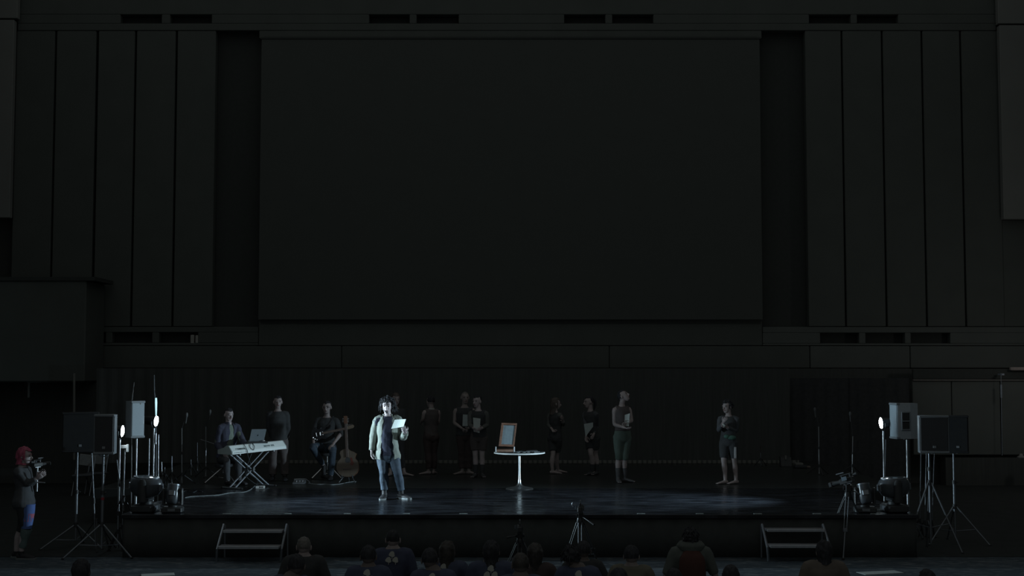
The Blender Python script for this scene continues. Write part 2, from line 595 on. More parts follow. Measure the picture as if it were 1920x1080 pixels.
def foot(m, A, fy, z0, k, off=0.0, barefoot=True):
    R, F = frame(fy)
    g = V3((A.x, A.y, z0))
    h = max(0.04, A.z - z0)
    pts = [g - F * (.062 * k) + UP * (.03 * k), g - F * (.02 * k) + UP * (.038 * k), g + F * (.05 * k) + UP * (.034 * k), g + F * (.12 * k) + UP * (.024 * k), g + F * (.175 * k) + UP * (.017 * k), g + F * (.205 * k) + UP * .014 * k]
    rad = [(.022 * k + off, .026 * k + off), (.034 * k + off, .036 * k + off), (.037 * k + off, .032 * k + off), (.044 * k + off, .022 * k + off), (.042 * k + off, .015 * k + off), (.026 * k + off, .010 * k + off)]
    m.loft(pts, rad, side=R, n=12, sub=2)
    m.loft([A + UP * 0.02, V3((A.x, A.y, z0)) + UP * h * .5 + F * .0, g + F * .03 * k + UP * .03 * k], [.034 * k + off, .036 * k + off, .03 * k + off], n=10, sub=1)
    if barefoot:
        for i, o in enumerate((-.03, -.015, 0, .014, .027)):
            p = g + F * (.185 * k) + R * (o * k) + UP * (.012 * k)
            m.loft([p - F * .02 * k, p + F * .012 * k, p + F * (.026 - .003 * abs(i - 1)) * k], [.009 * k, .009 * k, .005 * k], n=6, sub=1)


def head_frame(hyaw, pitch):
    R, F = frame(hyaw)
    p = math.radians(pitch)
    return R, (F * math.cos(p) + UP * math.sin(p)), (UP * math.cos(p) - F * math.sin(p))


def build_head(m, c, R, F, U, k):
    m.ell(c + U * .022 * k - F * .008 * k, (.074 * k, .094 * k, .092 * k), R, F, U, 18, 12)
    m.loft([c + U * .03 * k + F * .022 * k, c - U * .03 * k + F * .026 * k, c - U * .075 * k + F * .036 * k, c - U * .108 * k + F * .048 * k], [(.066 * k, .07 * k), (.062 * k, .062 * k), (.048 * k, .045 * k), (.026 * k, .024 * k)], side=R, n=14, sub=2)
    m.loft([c + U * .012 * k + F * .082 * k, c - U * .012 * k + F * .098 * k, c - U * .03 * k + F * .108 * k, c - U * .038 * k + F * .088 * k], [.008 * k, .011 * k, .015 * k, .012 * k], side=R, n=8, sub=1)
    m.loft([c + U * .022 * k + F * .077 * k - R * .045 * k, c + U * .024 * k + F * .083 * k, c + U * .022 * k + F * .077 * k + R * .045 * k], [.011 * k, .012 * k, .011 * k], n=6, sub=2)
    m.ell(c - U * .058 * k + F * .083 * k, (.024 * k, .012 * k, .011 * k), R, F, U, 8, 6)
    for sg in (-1, 1):
        m.ell(c + R * (sg * .077 * k) - F * .008 * k - U * .004 * k, (.011 * k, .02 * k, .032 * k), R, F, U, 8, 6)


def hair_mesh(c, R, F, U, k, style):
    g = {'short': 1.07, 'messy': 1.27, 'long': 1.12, 'bun': 1.06, 'pony': 1.07, 'buzz': 1.012, 'bob': 1.13, 'tousled': 1.16}[style]
    hl = {'short': .38, 'messy': .3, 'long': .36, 'bun': .42, 'pony': .40, 'buzz': .55, 'bob': .30, 'tousled': .30}[style]
    low = {'short': -.42, 'messy': -.78, 'long': -1, 'bun': -.4, 'pony': -.42, 'buzz': -.4, 'bob': -1, 'tousled': -.5}[style]
    ext = {'long': 2.3, 'bob': 1.35}.get(style, 1.0)
    cc = c + U * .022 * k - F * .008 * k
    nu, nv = 30, 20
    keep = {}
    m = M()
    amp = {'messy': .022, 'tousled': .016, 'long': .008, 'bob': .008}.get(style, .005)
    sd = random.uniform(0, 90)
    grid = {}
    for j in range(nv + 1):
        ph = -PI / 2 + PI * j / nv
        for i in range(nu):
            th = 2 * PI * i / nu
            u, f, w = math.cos(ph) * math.cos(th), math.cos(ph) * math.sin(th), math.sin(ph)
            uu, ff, ww = u, f, w
            if f > 0.12 and w < hl + 0.22 * abs(u) * (1 if style not in ('messy',) else .3) and not (abs(u) > .8 and style in ('messy', 'long', 'bob', 'tousled') and f < .45): continue
            if w < low: continue
            if ext > 1 and w < 0:
                sc = math.sqrt(max(0, 1 - w * w))
                tgt = 0.86
                if sc > 1e-3:
                    q = max(sc, tgt) / sc
                    u, f = u * q, f * q
                else:
                    f = -0.2
                w = w * ext
            nz = 1 + amp / .09 * noise.noise(V3((uu * 4 + sd, ff * 4, ww * 4))) * 1.6
            p = cc + R * (u * .076 * k * g * nz) + F * (f * .096 * k * g * nz) + U * (w * .094 * k * g * nz)
            if ext > 1 and w < -0.9: p = p - F * (.02 * k * (-w - .9))
            grid[(i, j)] = len(m.v); m.v.append(p)
    for j in range(nv):
        for i in range(nu):
            q = [(i, j), ((i + 1) % nu, j), ((i + 1) % nu, j + 1), (i, j + 1)]
            if all(a in grid for a in q): m.f.append(tuple(grid[a] for a in q))
    # thickness: an inner copy and a rim
    n0 = len(m.v); cnt = {}
    for fc in m.f:
        for a, b in zip(fc, fc[1:] + fc[:1]):
            cnt[(a, b)] = cnt.get((a, b), 0) + 1
    inner = [cc + (p - cc) * 0.86 for p in m.v]
    m.v += inner
    fs = list(m.f)
    for fc in fs: m.f.append(tuple(n0 + a for a in reversed(fc)))
    for (a, b) in list(cnt):
        if (b, a) not in cnt: m.f.append((b, a, n0 + a, n0 + b))
    if style == 'bun': m.ell(c + U * .07 * k - F * .105 * k, (.038 * k, .036 * k, .036 * k), R, F, U, 12, 8)
    if style == 'pony': m.loft([c + U * .05 * k - F * .09 * k, c + U * .02 * k - F * .135 * k, c - U * .06 * k - F * .135 * k, c - U * .16 * k - F * .11 * k], [.018 * k, .03 * k, .028 * k, .008 * k], n=8, sub=3)
    if style in ('messy', 'tousled'):
        nt = 300 if style == 'messy' else 50
        for _ in range(nt):
            th = random.uniform(0, 2 * PI); w = random.uniform(-.35, .98)
            s_ = math.sqrt(1 - w * w); u, f = s_ * math.cos(th), s_ * math.sin(th)
            if f > (.0 if style == 'messy' else .25) and w < .42: continue
            p = cc + R * (u * .08 * k * g) + F * (f * .098 * k * g) + U * (w * .094 * k * g)
            out = (R * u + F * f).normalized() if s_ > .1 else F
            ln = (random.uniform(.06, .12) if style == 'messy' else random.uniform(.02, .045)) * k
            if f > .15: ln *= .45
            a = random.uniform(.1, .75) * (1 if style == 'messy' else 1.2)
            tw = out.cross(UP) * random.uniform(-.5, .5)
            m.loft([p - out * .012 * k + U * .008, p + (out * a * .55 + tw * .3) * ln - U * (ln * (.3 if w < .6 else .1)), p + (out * a * .7 + tw) * ln - U * (ln * (.95 if w < .7 else .4))], [(.0075 if style == 'messy' else .011) * k, .0065 * k, .002 * k], n=5, sub=1)
    return m


def wedge_cut(me, C, P, R, F, w_top, w_bot, zmin, zmax):
    """open the front of a jacket: remove the faces on the front between two lines"""
    bm = bmesh.new(); bm.from_mesh(me)
    kill = []
    for fc in bm.faces:
        c = fc.calc_center_median()
        t = (c.z - P.z) / (C.z - P.z)
        ctr = P.lerp(C, t)
        u = (c - ctr).dot(R); f = (c - ctr).dot(F)
        wd = w_bot + (w_top - w_bot) * max(0, min(1, t))
        wd += 0.006 * math.sin(c.z * 38)
        if f > 0.02 and abs(u) < wd and zmin < c.z < zmax: kill.append(fc)
        elif fc.normal.z < -0.7 and c.z < zmin + 0.04 and abs(u) < .17 and zmin > 0: kill.append(fc)
    bmesh.ops.delete(bm, geom=kill, context='FACES')
    bm.to_mesh(me); bm.free()


def person(label, foot_px, top, head, chest, pelvis, aL, aR, lL, lR, yaw=0, hyaw=0, pitch=0, z0=ST, skin=skin_m, fL=0, fR=0,
           hair='short', hmat=None, top_m=None, sleeve=0.0, sleeve_m=None, hem=-0.02, bot_m=None, bot=1.0, bflare=0.0, shoes=None, socks=None, sock_t=0.75,
           vox=0.012, fold=0.006, jacket=None, kw=1.0, Y0=None, k=None, curl=(0.5, 0.5), hdir=None, seated=False, group=None, collar=None,
           eyes=True, category='person', hemflare=0.0, shaggy=False, extra=None, palms=(None, None), headk=1.1):
    Yb = Y0 if Y0 is not None else G(foot_px[0], foot_px[1], z0).y
    J = lambda t: W(t[0], t[1], Yb + (t[2] if len(t) > 2 else 0))
    base = V3((J(pelvis).x, Yb, z0))
    if k is None: k = (W(foot_px[0], top, Yb).z - z0) / 1.72
    R, F = frame(yaw)
    C, P, Hc = J(chest), J(pelvis), J(head)
    C = C + UP * (.02 * k)
    sw = 0.17 * k * kw
    S = {-1: C - R * sw - UP * .022 * k, 1: C + R * sw - UP * .022 * k}
    H = {-1: P - R * .088 * k - UP * 0.01, 1: P + R * .088 * k - UP * .01}
    A_ = {-1: [J(q) for q in aL], 1: [J(q) for q in aR]}
    L_ = {-1: [J(q) for q in lL], 1: [J(q) for q in lR]}
    if hdir is None: hdir = {}
    m = M()
    torso(m, C, P, R, F, k, 0, kw=kw)
    hR, hF, hU = head_frame(hyaw, pitch)
    neck0 = C + UP * .0 - F * .005
    m.loft([neck0, (neck0 + Hc) / 2 - hF * .012 * k, Hc - hU * .04 * k - hF * .02 * k], [.062 * k, .054 * k, .055 * k], n=12, sub=2)
    for s in (-1, 1):
        arm(m, S[s], A_[s][0], A_[s][1], k, 0, inn=C + R * (s * sw * .55) - UP * .01)
        leg(m, H[s], L_[s][0], L_[s][1], k, 0, back=-F)
        m.ell(P + R * (s * .08 * k) - F * .05 * k - UP * .02 * k, (.085 * k, .075 * k, .085 * k), R, F, UP)
        if shoes is None:
            foot(m, L_[s][1], (fL if s < 0 else fR), z0, k, barefoot=False)
    b = from_mesh(remesh(m, vox, 2))
    hm = M(); build_head(hm, Hc, hR, hF, hU, k * headk)
    hb = from_mesh(remesh(hm, 0.0065 * k, 2)) if eyes else hm
    n0 = len(b.v); b.v += hb.v; b.f += [tuple(n0 + i for i in f) for f in hb.f]
    for s, cu in ((-1, curl[0]), (1, curl[1])):
        E, Wr = A_[s]
        d = (Wr - E).normalized()
        if s in hdir: d = (d + V3(hdir[s])).normalized()
        pn = palms[0 if s < 0 else 1]
        pn = V3(pn) if pn is not None else (R * (-s) + F * .25 if abs(d.z) > .6 else F * -.3 + R * -s * .8 + UP * .2)
        hand(b, Wr, d, pn, k, cu, thumb=s if d.cross(pn).dot(F) < 0 else -s)
    if shoes is None:
        for s in (-1, 1):
            Rf, Ff = frame(fL if s < 0 else fR)
            g = V3((L_[s][1].x, L_[s][1].y, z0))
            for i, o in enumerate((-.03, -.015, 0, .014, .027)):
                p = g + Ff * (.19 * k) + Rf * (o * k) + UP * (.012 * k)
                b.loft([p - Ff * .02 * k, p + Ff * .01 * k, p + Ff * .022 * k], [.009 * k, .009 * k, .005 * k], n=6, sub=1)
    me = b.mesh('person', base)
    root = link('person', me, skin, None, base)
    tag(root, label, category, group)

    def rem_part(nm, mm, material, lab=None, fold_=fold, vx=vox, pre=None, sm=2):
        q = remesh(mm, vx, sm, fold_)
        if pre: pre(q)
        for v in q.vertices: v.co = v.co - base
        q.polygons.foreach_set('use_smooth', [True] * len(q.polygons))
        o = link(nm, q, material, root)
        if lab: o['label'] = lab
        return o
    # clothes
    if bot_m is not None:
        g = M(); torso(g, C, P, R, F, k, .012, -0.3, .3, kw=1)
        for s in (-1, 1):
            leg(g, H[s], L_[s][0], L_[s][1], k, .014, bot * .98, bflare, back=-F)
            g.ell(P + R * (s * .08 * k) - F * .05 * k - UP * .02 * k, (.097 * k, .09 * k, .1 * k), R, F, UP)
        rem_part('trousers' if bot > .8 else 'shorts', g, bot_m)
    if top_m is not None:
        g = M(); torso(g, C, P, R, F, k, .018, hem, 1.12, kw=kw, flare=hemflare)
        if sleeve > 0 and sleeve_m is None:
            for s in (-1, 1): arm(g, S[s], A_[s][0], A_[s][1], k, .016, sleeve, inn=C + R * (s * sw * .55) - UP * .01)
        else:
            for s in (-1, 1): g.loft([C + R * (s * sw * .5), C + R * (s * sw * .92) + UP * .006], [.058 * k, .052 * k], n=12, sub=1)
        rem_part('shirt' if sleeve > 0 and sleeve_m is None else 'vest', g, top_m)
        if sleeve_m is not None:
            for s in (-1, 1):
                g = M(); arm(g, S[s], A_[s][0], A_[s][1], k, .010, sleeve, inn=C + R * (s * sw * .75) - UP * .01)
                part('sleeve', g, sleeve_m, root)
    if jacket is not None:
        jm, jhem, wt, wb = jacket
        g = M(); torso(g, C, P, R, F, k, .028, jhem, 1.1, kw=kw, flare=.05)
        for s in (-1, 1): arm(g, S[s], A_[s][0], A_[s][1], k, .024, .97, inn=C + R * (s * sw * .55) - UP * .0)
        g.loft([C + UP * .02 * k, C + UP * .085 * k], [.092 * k, .082 * k], n=16, sub=1)
        ax = C - P
        pre = lambda q: wedge_cut(q, C, P, R, F, wt, wb, (P + ax * (jhem - .1)).z, C.z + .2)
        o = rem_part('jacket', g, jm, fold_=.016, pre=pre, vx=vox * .9)
        sd = o.modifiers.new('s', 'SOLIDIFY'); sd.thickness = .012; sd.offset = -1
    if collar is not None:
        g = M(); g.loft([C + UP * .02 * k, C + UP * .075 * k - F * .005], [(.075 * k, .07 * k), (.063 * k, .062 * k)], side=R, n=16, sub=1)
        part('collar', g, collar, root)
    if socks is not None:
        for s in (-1, 1):
            g = M(); K, A = L_[s]
            g.loft([K.lerp(A, 1 - (1 - sock_t) * 2) - F * .02 * k, K.lerp(A, .9), A], [.052 * k, .044 * k, .041 * k], n=12, sub=2)
            foot(g, A, (fL if s < 0 else fR), z0, k, .005, barefoot=False)
            part('sock', g, socks, root)
    if shoes is not None:
        for s in (-1, 1):
            g = M(); A = L_[s][1]; fy = fL if s < 0 else fR
            foot(g, A, fy, z0 + .012, k, .009, barefoot=False)
            o = part('shoe', g, shoes[0], root)
            if shoes[1] is not None:
                Rf, Ff = frame(fy); g0 = V3((A.x, A.y, z0))
                q = M(); q.prism([g0 + Ff * (f_ * k) + Rf * (r_ * k) for f_, r_ in ((-.085, -.02), (-.06, -.038), (.05, -.042), (.13, -.054), (.19, -.048), (.222, -.02), (.222, .02), (.19, .048), (.13, .054), (.05, .042), (-.06, .038), (-.085, .02))], (0, 0, .026))
                me_ = q.mesh('sole', base, False)
                so = link('sole', me_, shoes[1], o)
    # hair and face
    if hair is not None:
        hmm = hair_mesh(Hc, hR, hF, hU, k * headk, hair)
        part('hair', hmm, hmat or hair_black, root)
    hk = k * headk
    if eyes:
        for s in (-1, 1):
            e = M(); e.ell(Hc + hR * (s * .031 * hk) + hF * .079 * hk + hU * .006 * hk, (.012 * hk, .009 * hk, .008 * hk), hR, hF, hU, 8, 6)
            part('eye', e, eye_m, root)
            e = M(); e.loft([Hc + hR * (s * .015 * hk) + hF * .091 * hk + hU * .026 * hk, Hc + hR * (s * .032 * hk) + hF * .088 * hk + hU * .031 * hk, Hc + hR * (s * .05 * hk) + hF * .076 * hk + hU * .026 * hk], [.004 * hk] * 3, n=5, sub=2)
            part('eyebrow', e, hmat or hair_black, root)
        e = M(); e.loft([Hc - hR * .024 * hk + hF * .087 * hk - hU * .058 * hk, Hc + hF * .0955 * hk - hU * .058 * hk, Hc + hR * .024 * hk + hF * .087 * hk - hU * .058 * hk], [.003 * hk, .006 * hk, .003 * hk], n=6, sub=2)
        part('mouth', e, lip_m, root)
    info = dict(root=root, C=C, P=P, R=R, F=F, Hc=Hc, hR=hR, hF=hF, hU=hU, k=k, Yb=Yb, base=base, J=J, S=S, A=A_, L=L_)
    return info


def sheet(name, corners, material, label, cat, thick=.004, bend=0.0, group=None):
    """a sheet of paper from 4 corners (tl, tr, br, bl), slightly bent"""
    tl, tr, br, bl = [V3(c) for c in corners]
    nrm = (tr - tl).cross(bl - tl).normalized()
    m = M(); n = 6
    for j in range(n + 1):
        for i in range(n + 1):
            u, v = i / n, j / n
            p = tl.lerp(tr, u).lerp(bl.lerp(br, u), v)
            m.v.append(p + nrm * (bend * math.sin(PI * u)))
    N = len(m.v)
    m.v += [p + nrm * thick for p in m.v[:N]]
    for j in range(n):
        for i in range(n):
            a = j * (n + 1) + i
            m.f.append((a, a + n + 1, a + n + 2, a + 1)); m.f.append((N + a, N + a + 1, N + a + n + 2, N + a + n + 1))
    ring = [i for i in range(n + 1)] + [j * (n + 1) + n for j in range(1, n + 1)] + [n * (n + 1) + i for i in range(n - 1, -1, -1)] + [j * (n + 1) for j in range(n - 1, 0, -1)]
    for a, b in zip(ring, ring[1:] + ring[:1]): m.f.append((a, b, N + b, N + a))
    return solo(name, m, material, label, cat, bl, group, sm=False)


#=STRUCTURE=
# ================================================================== THE HALL
# hall floor and stage
m = M(); m.box((0, 18, -0.05), (19, 22, .05)); struct('floor', m, carpet_m)
front = G(960, 965).y
backY = G(960, 871).y
sx0 = (232 - 960) / F_PX * front * 1.0; sx1 = (1716 - 960) / F_PX * front
RY = 24.72
m = M(); m.box(((sx0 + sx1) / 2, (front + RY) / 2, ST - .03), ((sx1 - sx0) / 2, (RY - front) / 2, .03), bev=.006)
stage = struct('stage_floor', m, stage_m)
# skirt cloth around the stage, gently folded
def folded(x0, y0, x1, y1, z0, z1, amp, wave, rows=2, th=.01, ph=0.0):
    a, b = V3((x0, y0, 0)), V3((x1, y1, 0)); L = (b - a).length; d = (b - a) / L; nr = V3((d.y, -d.x, 0))
    n = max(8, int(L / wave * 8)); m = M()
    for s in (0, 1):
        for j in range(rows + 1):
            for i in range(n + 1):
                q = i / n * L
                fz = 1 - .35 * (j / rows)
                o = amp * fz * math.sin(q / wave * 2 * PI + ph + .6 * math.sin(q * 1.7 + ph)) 
                p = a + d * q + nr * (o + s * th); m.v.append(V3((p.x, p.y, z0 + (z1 - z0) * j / rows)))
    N = (rows + 1) * (n + 1)
    for j in range(rows):
        for i in range(n):
            q = j * (n + 1) + i
            m.f.append((q, q + n + 1, q + n + 2, q + 1)); m.f.append((N + q, N + q + 1, N + q + n + 2, N + q + n + 1))
    for i in range(n):
        m.f.append((i, i + 1, N + i + 1, N + i)); q = rows * (n + 1) + i; m.f.append((q, N + q, N + q + 1, q + 1))
    for j in range(rows):
        q = j * (n + 1); m.f.append((q, N + q, N + q + n + 1, q + n + 1)); q += n; m.f.append((q, q + n + 1, N + q + n + 1, N + q))
    return m
m = folded(sx0 + .03, front + .05, sx1 - .03, front + .05, 0.0, ST - .06, .012, .35); struct('stage_skirt', m, skirt_m, stage, True)
for xx in (sx0 + .03, sx1 - .03):
    m = folded(xx, front + .07, xx, RY - .1, 0.0, ST - .06, .012, .35); struct('stage_skirt', m, skirt_m, stage, True)

# the wide rear part of the stage
RY = 24.72
m = M(); m.box((-.2, (RY + 32.2) / 2, ST / 2 - .004), (7.5, (32.2 - RY) / 2, ST / 2 - .004), bev=.006)
struct('stage_rear_floor', m, mat('rear_stage_floor', (0.036, 0.039, 0.039), 0.32, var=0.1, nscale=3, spec=0.4))
m = M(); m.box((0, 27.1, .004), (13.4, 6.85, .004)); struct('floor_back', m, mat('dark_floor_zone', (0.048, 0.052, 0.052), .9, var=.1, nscale=3, spec=.1))  # thin slab added to make the rear hall floor darker

# back wall: a recessed dark slab carrying proud panels; the gaps between them are the joints and slots
YW = 34.0
m = M(); m.box((0, YW + .55, 6.5), (17.5, .2, 7.5)); wall_back = struct('wall_back', m, dark_m)
def wx(px, py): return W(px, py, YW).x
def wz(py): return W(960, py, YW).z
def panel(x0, y0, x1, y1, material=wall_m, name='panel', Y=YW, depth=.28, parent=None, g=0.0, ref=None, label=None):
    """a proud wall panel whose face spans the given outline of the wall plane"""
    par = wall_back if parent is None else parent
    xa, xb = W(x0, (y0 + y1) / 2, Y).x + g, W(x1, (y0 + y1) / 2, Y).x - g
    za, zb = W(960, y1, Y).z + g, W(960, y0, Y).z - g
    m = M(); m.box(((xa + xb) / 2, Y + depth / 2, (za + zb) / 2), ((xb - xa) / 2, depth / 2, (zb - za) / 2), bev=.012)
    me = m.mesh(name, org_of(par)); me.polygons.foreach_set('use_smooth', [False] * len(me.polygons))
    o = link(name, me, material, par)
    if label: o['label'] = label
    return o
# slatted acoustic panels left and right of the screen (dark joints between)
LG = [23, 99, 177, 249, 326, 402]
for a, b in zip(LG, LG[1:]):
    y1 = 521 if b <= 177 else 612
    panel(a + 3, 58, b - 1, y1, wall_m, 'acoustic_panel')
RG = [1511, 1582, 1658, 1733, 1806, 1879]
for a, b in zip(RG, RG[1:]):
    panel(a + 2, 58, b - 1.5, 612, wall_m if a < 1700 else wall_m, 'acoustic_panel')
# band above, around the slots
def band(ya, yb, slots, x0, x1, material, ysl):
    """one course of wall between ya and yb with slot openings ysl=(top,bottom)"""
    xs = [x0]
    for s in slots: xs += [s[0], s[1]]
    xs.append(x1)
    panel(x0, ya, x1, ysl[0], material); panel(x0, ysl[1], x1, yb, material)
    for i in range(0, len(xs), 2): panel(xs[i], ysl[0], xs[i + 1], ysl[1], material, 'panel')
band(-40, 57, [(226, 303), (319, 397), (692, 768), (781, 860), (1058, 1135), (1148, 1225), (1517, 1595), (1607, 1684)], 33, 1868, wall_m, (27, 44))
# lower band with the slots under the acoustic panels
band(613, 648, [(168, 198), (210, 285), (298, 371)], 164, 484, wall_m, (623, 643))
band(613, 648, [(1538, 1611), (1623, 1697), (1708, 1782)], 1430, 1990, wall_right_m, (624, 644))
panel(485, 601, 1429, 648, wall_m)
panel(486, 57.5, 1428, 72, wall_m)
for a, b in ((164, 640), (641, 1142), (1143, 1518)): panel(a, 649, b, 690, wall_m)
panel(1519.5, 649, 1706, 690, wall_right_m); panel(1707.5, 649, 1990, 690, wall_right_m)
for a, b in ((1482, 1556), (1557, 1630), (1631, 1707)): panel(a, 691, b, 708, wall_m)
# back of the two deep dark bays beside the screen, with the slot backs
m = M()
# projection screen, hung proud of the wall
sc0 = W(487.5, 336, YW - .12); sc1 = W(1427, 336, YW - .12)
zt, zb_ = W(960, 74, YW - .12).z, W(960, 599, YW - .12).z
scr = thing('projection_screen', 'huge blank unlit projection screen filling the middle of the back wall', 'screen', (0, YW - .12, zb_))
m = M(); m.box(((sc0.x + sc1.x) / 2, YW - .1, (zt + zb_) / 2), ((sc1.x - sc0.x) / 2, .02, (zt - zb_) / 2)); part('screen_sheet', m, screen_m, scr, sm=False)
m = M(); m.box(((sc0.x + sc1.x) / 2, YW - .08, zt + .035), ((sc1.x - sc0.x) / 2 + .03, .06, .03), bev=.01); part('top_rail', m, dark_m, scr, sm=False)
m = M(); m.box(((sc0.x + sc1.x) / 2, YW + .0, zb_ - .02), ((sc1.x - sc0.x) / 2, .03, .018), bev=.005); part('bottom_rail', m, screen_m, scr, sm=False)
m = M(); m.box(((sc0.x + sc1.x) / 2, YW + .12, (zt + zb_) / 2), ((sc1.x - sc0.x) / 2 - .05, .14, (zt - zb_) / 2 + .1)); part('backing', m, dark_m, scr, sm=False)
# small pale sheets fixed on the band below the screen
# objects standing in the left and right slot openings
sl = W(361, 636, YW + .05)
m = M(); m.box(sl, (.045, .04, .11), bev=.01); m.box(sl + V3((.12, 0, 0)), (.04, .04, .1), bev=.01)
solo('can', m, mat('pale_can', (0.45, 0.45, 0.42), .6), 'pale pair of canisters in the leftmost row of wall slots', 'canister', sl - V3((0, 0, .11)))
# side walls and lighter returns at the frame edges
m = M(); m.box((-13.6, 17, 6.5), (.15, 17.2, 7.5)); wl = struct('wall_left', m, wall_m)
m = M(); m.box((13.95, 17, 6.5), (.15, 17.2, 7.5)); wr = struct('wall_right', m, wall_m)
YP = 33.7
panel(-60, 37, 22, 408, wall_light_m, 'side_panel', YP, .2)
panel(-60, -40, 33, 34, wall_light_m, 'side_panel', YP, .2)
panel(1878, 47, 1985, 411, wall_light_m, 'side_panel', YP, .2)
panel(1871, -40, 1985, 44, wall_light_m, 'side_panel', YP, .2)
panel(1881, 413, 1990, 612, wall_m, 'side_panel', YW + .02, .25)
# left block: a box-like mezzanine front
YB = 32.4
blk = M(); a = W(-80, 526, YB); b = W(158, 716, YB)
blk.box(((a.x + b.x) / 2, YB + .75, (a.z + b.z) / 2), ((b.x - a.x) / 2, .75, (a.z - b.z) / 2), bev=.03)
mz = struct('mezzanine_front', blk, wall_m)
m = M(); a = W(-80, 519, YB - .05); b = W(178, 526, YB - .05)
m.box(((a.x + b.x) / 2, YB + .7, (a.z + b.z) / 2), ((b.x - a.x) / 2, .75, (a.z - b.z) / 2)); struct('ledge', m, dark_m, mz)
# lower left: door-like frame lines
m = M(); a = W(50, 715, 32.6); b = W(96, 718, 32.6); m.box((a + b) / 2, ((b.x - a.x) / 2, .02, .015)); m.box(W(54, 730, 32.6), (.02, .02, .2)); struct('trim_1', m, wall_right_m)
m = M(); m.cyl(W(139, 700, 32.4), W(139, 862, 32.4), .03, 8); solo('pipe', m, wall_light_m, 'thin grey vertical pipe on the dark left wall', 'pipe', W(139, 862, 32.4))
# lower dark wall behind the curtains
m = M(); a = W(0, 690, 33.5); m.box((0, 33.6, a.z / 2 - .01), (17.2, .1, a.z / 2 - .01)); struct('wall_lower', m, drape_m)
# black curtains behind the stage
xl, xr = W(180, 780, 31.6).x, W(1481, 780, 31.6).x
NC = 9
ztop = W(960, 690.5, 31.6).z
CURT = ['behind the left stage lamps and stands', 'behind the seated keyboard player', 'behind the woman standing at the keyboard', 'between the seated guitarist and the brightly lit man',
        'behind the couple left of the table', 'directly behind the round table', 'behind the ponytailed woman and the dancer looking up', 'between the dancer looking up and the woman standing apart', 'behind and right of the woman standing apart']
for i in range(NC):
    a = xl + (xr - xl) * i / NC; b = xl + (xr - xl) * (i + 1) / NC
    m = folded(a, 31.6, b, 31.6, ST, ztop, .018, .3, 3, .015, i * 1.3)
    solo('curtain', m, drape_m, 'black curtain panel ' + CURT[i], 'curtain', ((a + b) / 2, 31.6, ST), 'black curtains behind the stage')
a = W(1483, 709, 32.2); b = W(1706, 709, 32.2)
for i in range(2):
    xa = a.x + (b.x - a.x) * i / 2; xb = a.x + (b.x - a.x) * (i + 1) / 2
    m = folded(xa, 32.3, xb, 32.3, 0.0, a.z, .025, .3, 3, .015, i * 2.1)
    solo('curtain', m, blackcloth, ('black curtain behind the right microphone stands, ' + ('beside the stage curtains' if i == 0 else 'beside the grey wall panels')), 'curtain', ((xa + xb) / 2, 32.3, .0), 'black curtains on the right')
# pale hem strip along the foot of the curtains, with small notches
xh0, xh1 = W(470, 870, 31.3).x, W(1500, 870, 31.3).x
m = M(); m.box(((xh0 + xh1) / 2, 31.42, ST + .035), ((xh1 - xh0) / 2, .02, .035)); hem_o = struct('baseboard_back', m, hem_m)
m = M(); n = 110
for i in range(n): m.box((xh0 + (xh1 - xh0) * (i + .5) / n, 31.385, ST + .045), (.018, .014, .03))
struct('notches', m, wall_m, hem_o)['kind'] = 'stuff'
# grey folding wall panels on the right
for i, (x0, x1) in enumerate(((1712, 1784.5), (1786, 1876), (1879, 1990))):
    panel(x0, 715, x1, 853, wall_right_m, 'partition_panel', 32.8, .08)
panel(1712, 711.5, 1990, 714.5, mat('rail_paint', (0.2, 0.19, 0.18), .6), 'partition_rail', 32.75, .1)
panel(1712, 692, 1990, 711, dark_m, 'header', 32.9, .1)
panel(1895, 688.5, 1990, 694.5, mat('pinkish_lit_ledge', (0.42, 0.36, 0.34), .7), 'ledge', 32.7, .1)  # pale pink stands in for the light on this ledge
m = M(); m.cyl(W(1877, 721, 32.5), W(1877.5, 746, 32.5), .022, 8); m.cyl(W(1877.5, 746, 32.5), W(1879, 854, 32.5), .008, 6); m.cyl(W(1877, 700, 32.5), W(1877, 721, 32.5), .006, 6); m.box(W(1877, 702, 32.62), (.03, .14, .02))
solo('hanging_rod', m, mat('pale_blue_rod', (0.4, 0.46, 0.55), .4), 'pale thin rod and cord hanging before the grey right wall panels', 'rod', W(1879, 854, 32.5))
m = M(); a = W(1810, 857, 33); m.box((12.2, 33, a.z / 2), (1.6, .2, a.z / 2)); struct('wall_low_right', m, drape_m)
#=THINGS=
# ================================================================== TABLE AND WHAT STANDS ON IT
tp = G(974, 917)
tz = W(974, 847.5, tp.y).z
t = thing('pedestal_table', 'round pedestal table with a bright white top edge and a chrome tulip base, mid stage', 'table', tp)
TR = 47.0 * tp.y / F_PX
m = M(); m.lathe([(TR - .02, tz - .03), (TR, tz - .024), (TR, tz - .006), (TR - .01, tz)], (tp.x, tp.y, 0), 56); part('tabletop', m, black_m, t)
m = M(); m.lathe([(TR + .0005, tz - .026), (TR + .005, tz - .024), (TR + .005, tz - .003), (TR + .0005, tz - .001)], (tp.x, tp.y, 0), 56); part('edge_band', m, white_m, t, 'bright white edge of the tabletop')
m = M(); m.lathe([(.0, .64), (.25, .0), (.255, .006), (.24, .018), (.17, .034), (.1, .046), (.055, .07), (.034, .11), (.025, .18), (.0215, .3), (.0215, tz - ST - .05), (.05, tz - ST - .035), (.1, tz - ST - .031)][1:], tp, 40); part('pedestal', m, mat('satin_chrome', (0.8, 0.84, 0.87), 0.32, metal=1.0, var=0.03), t)
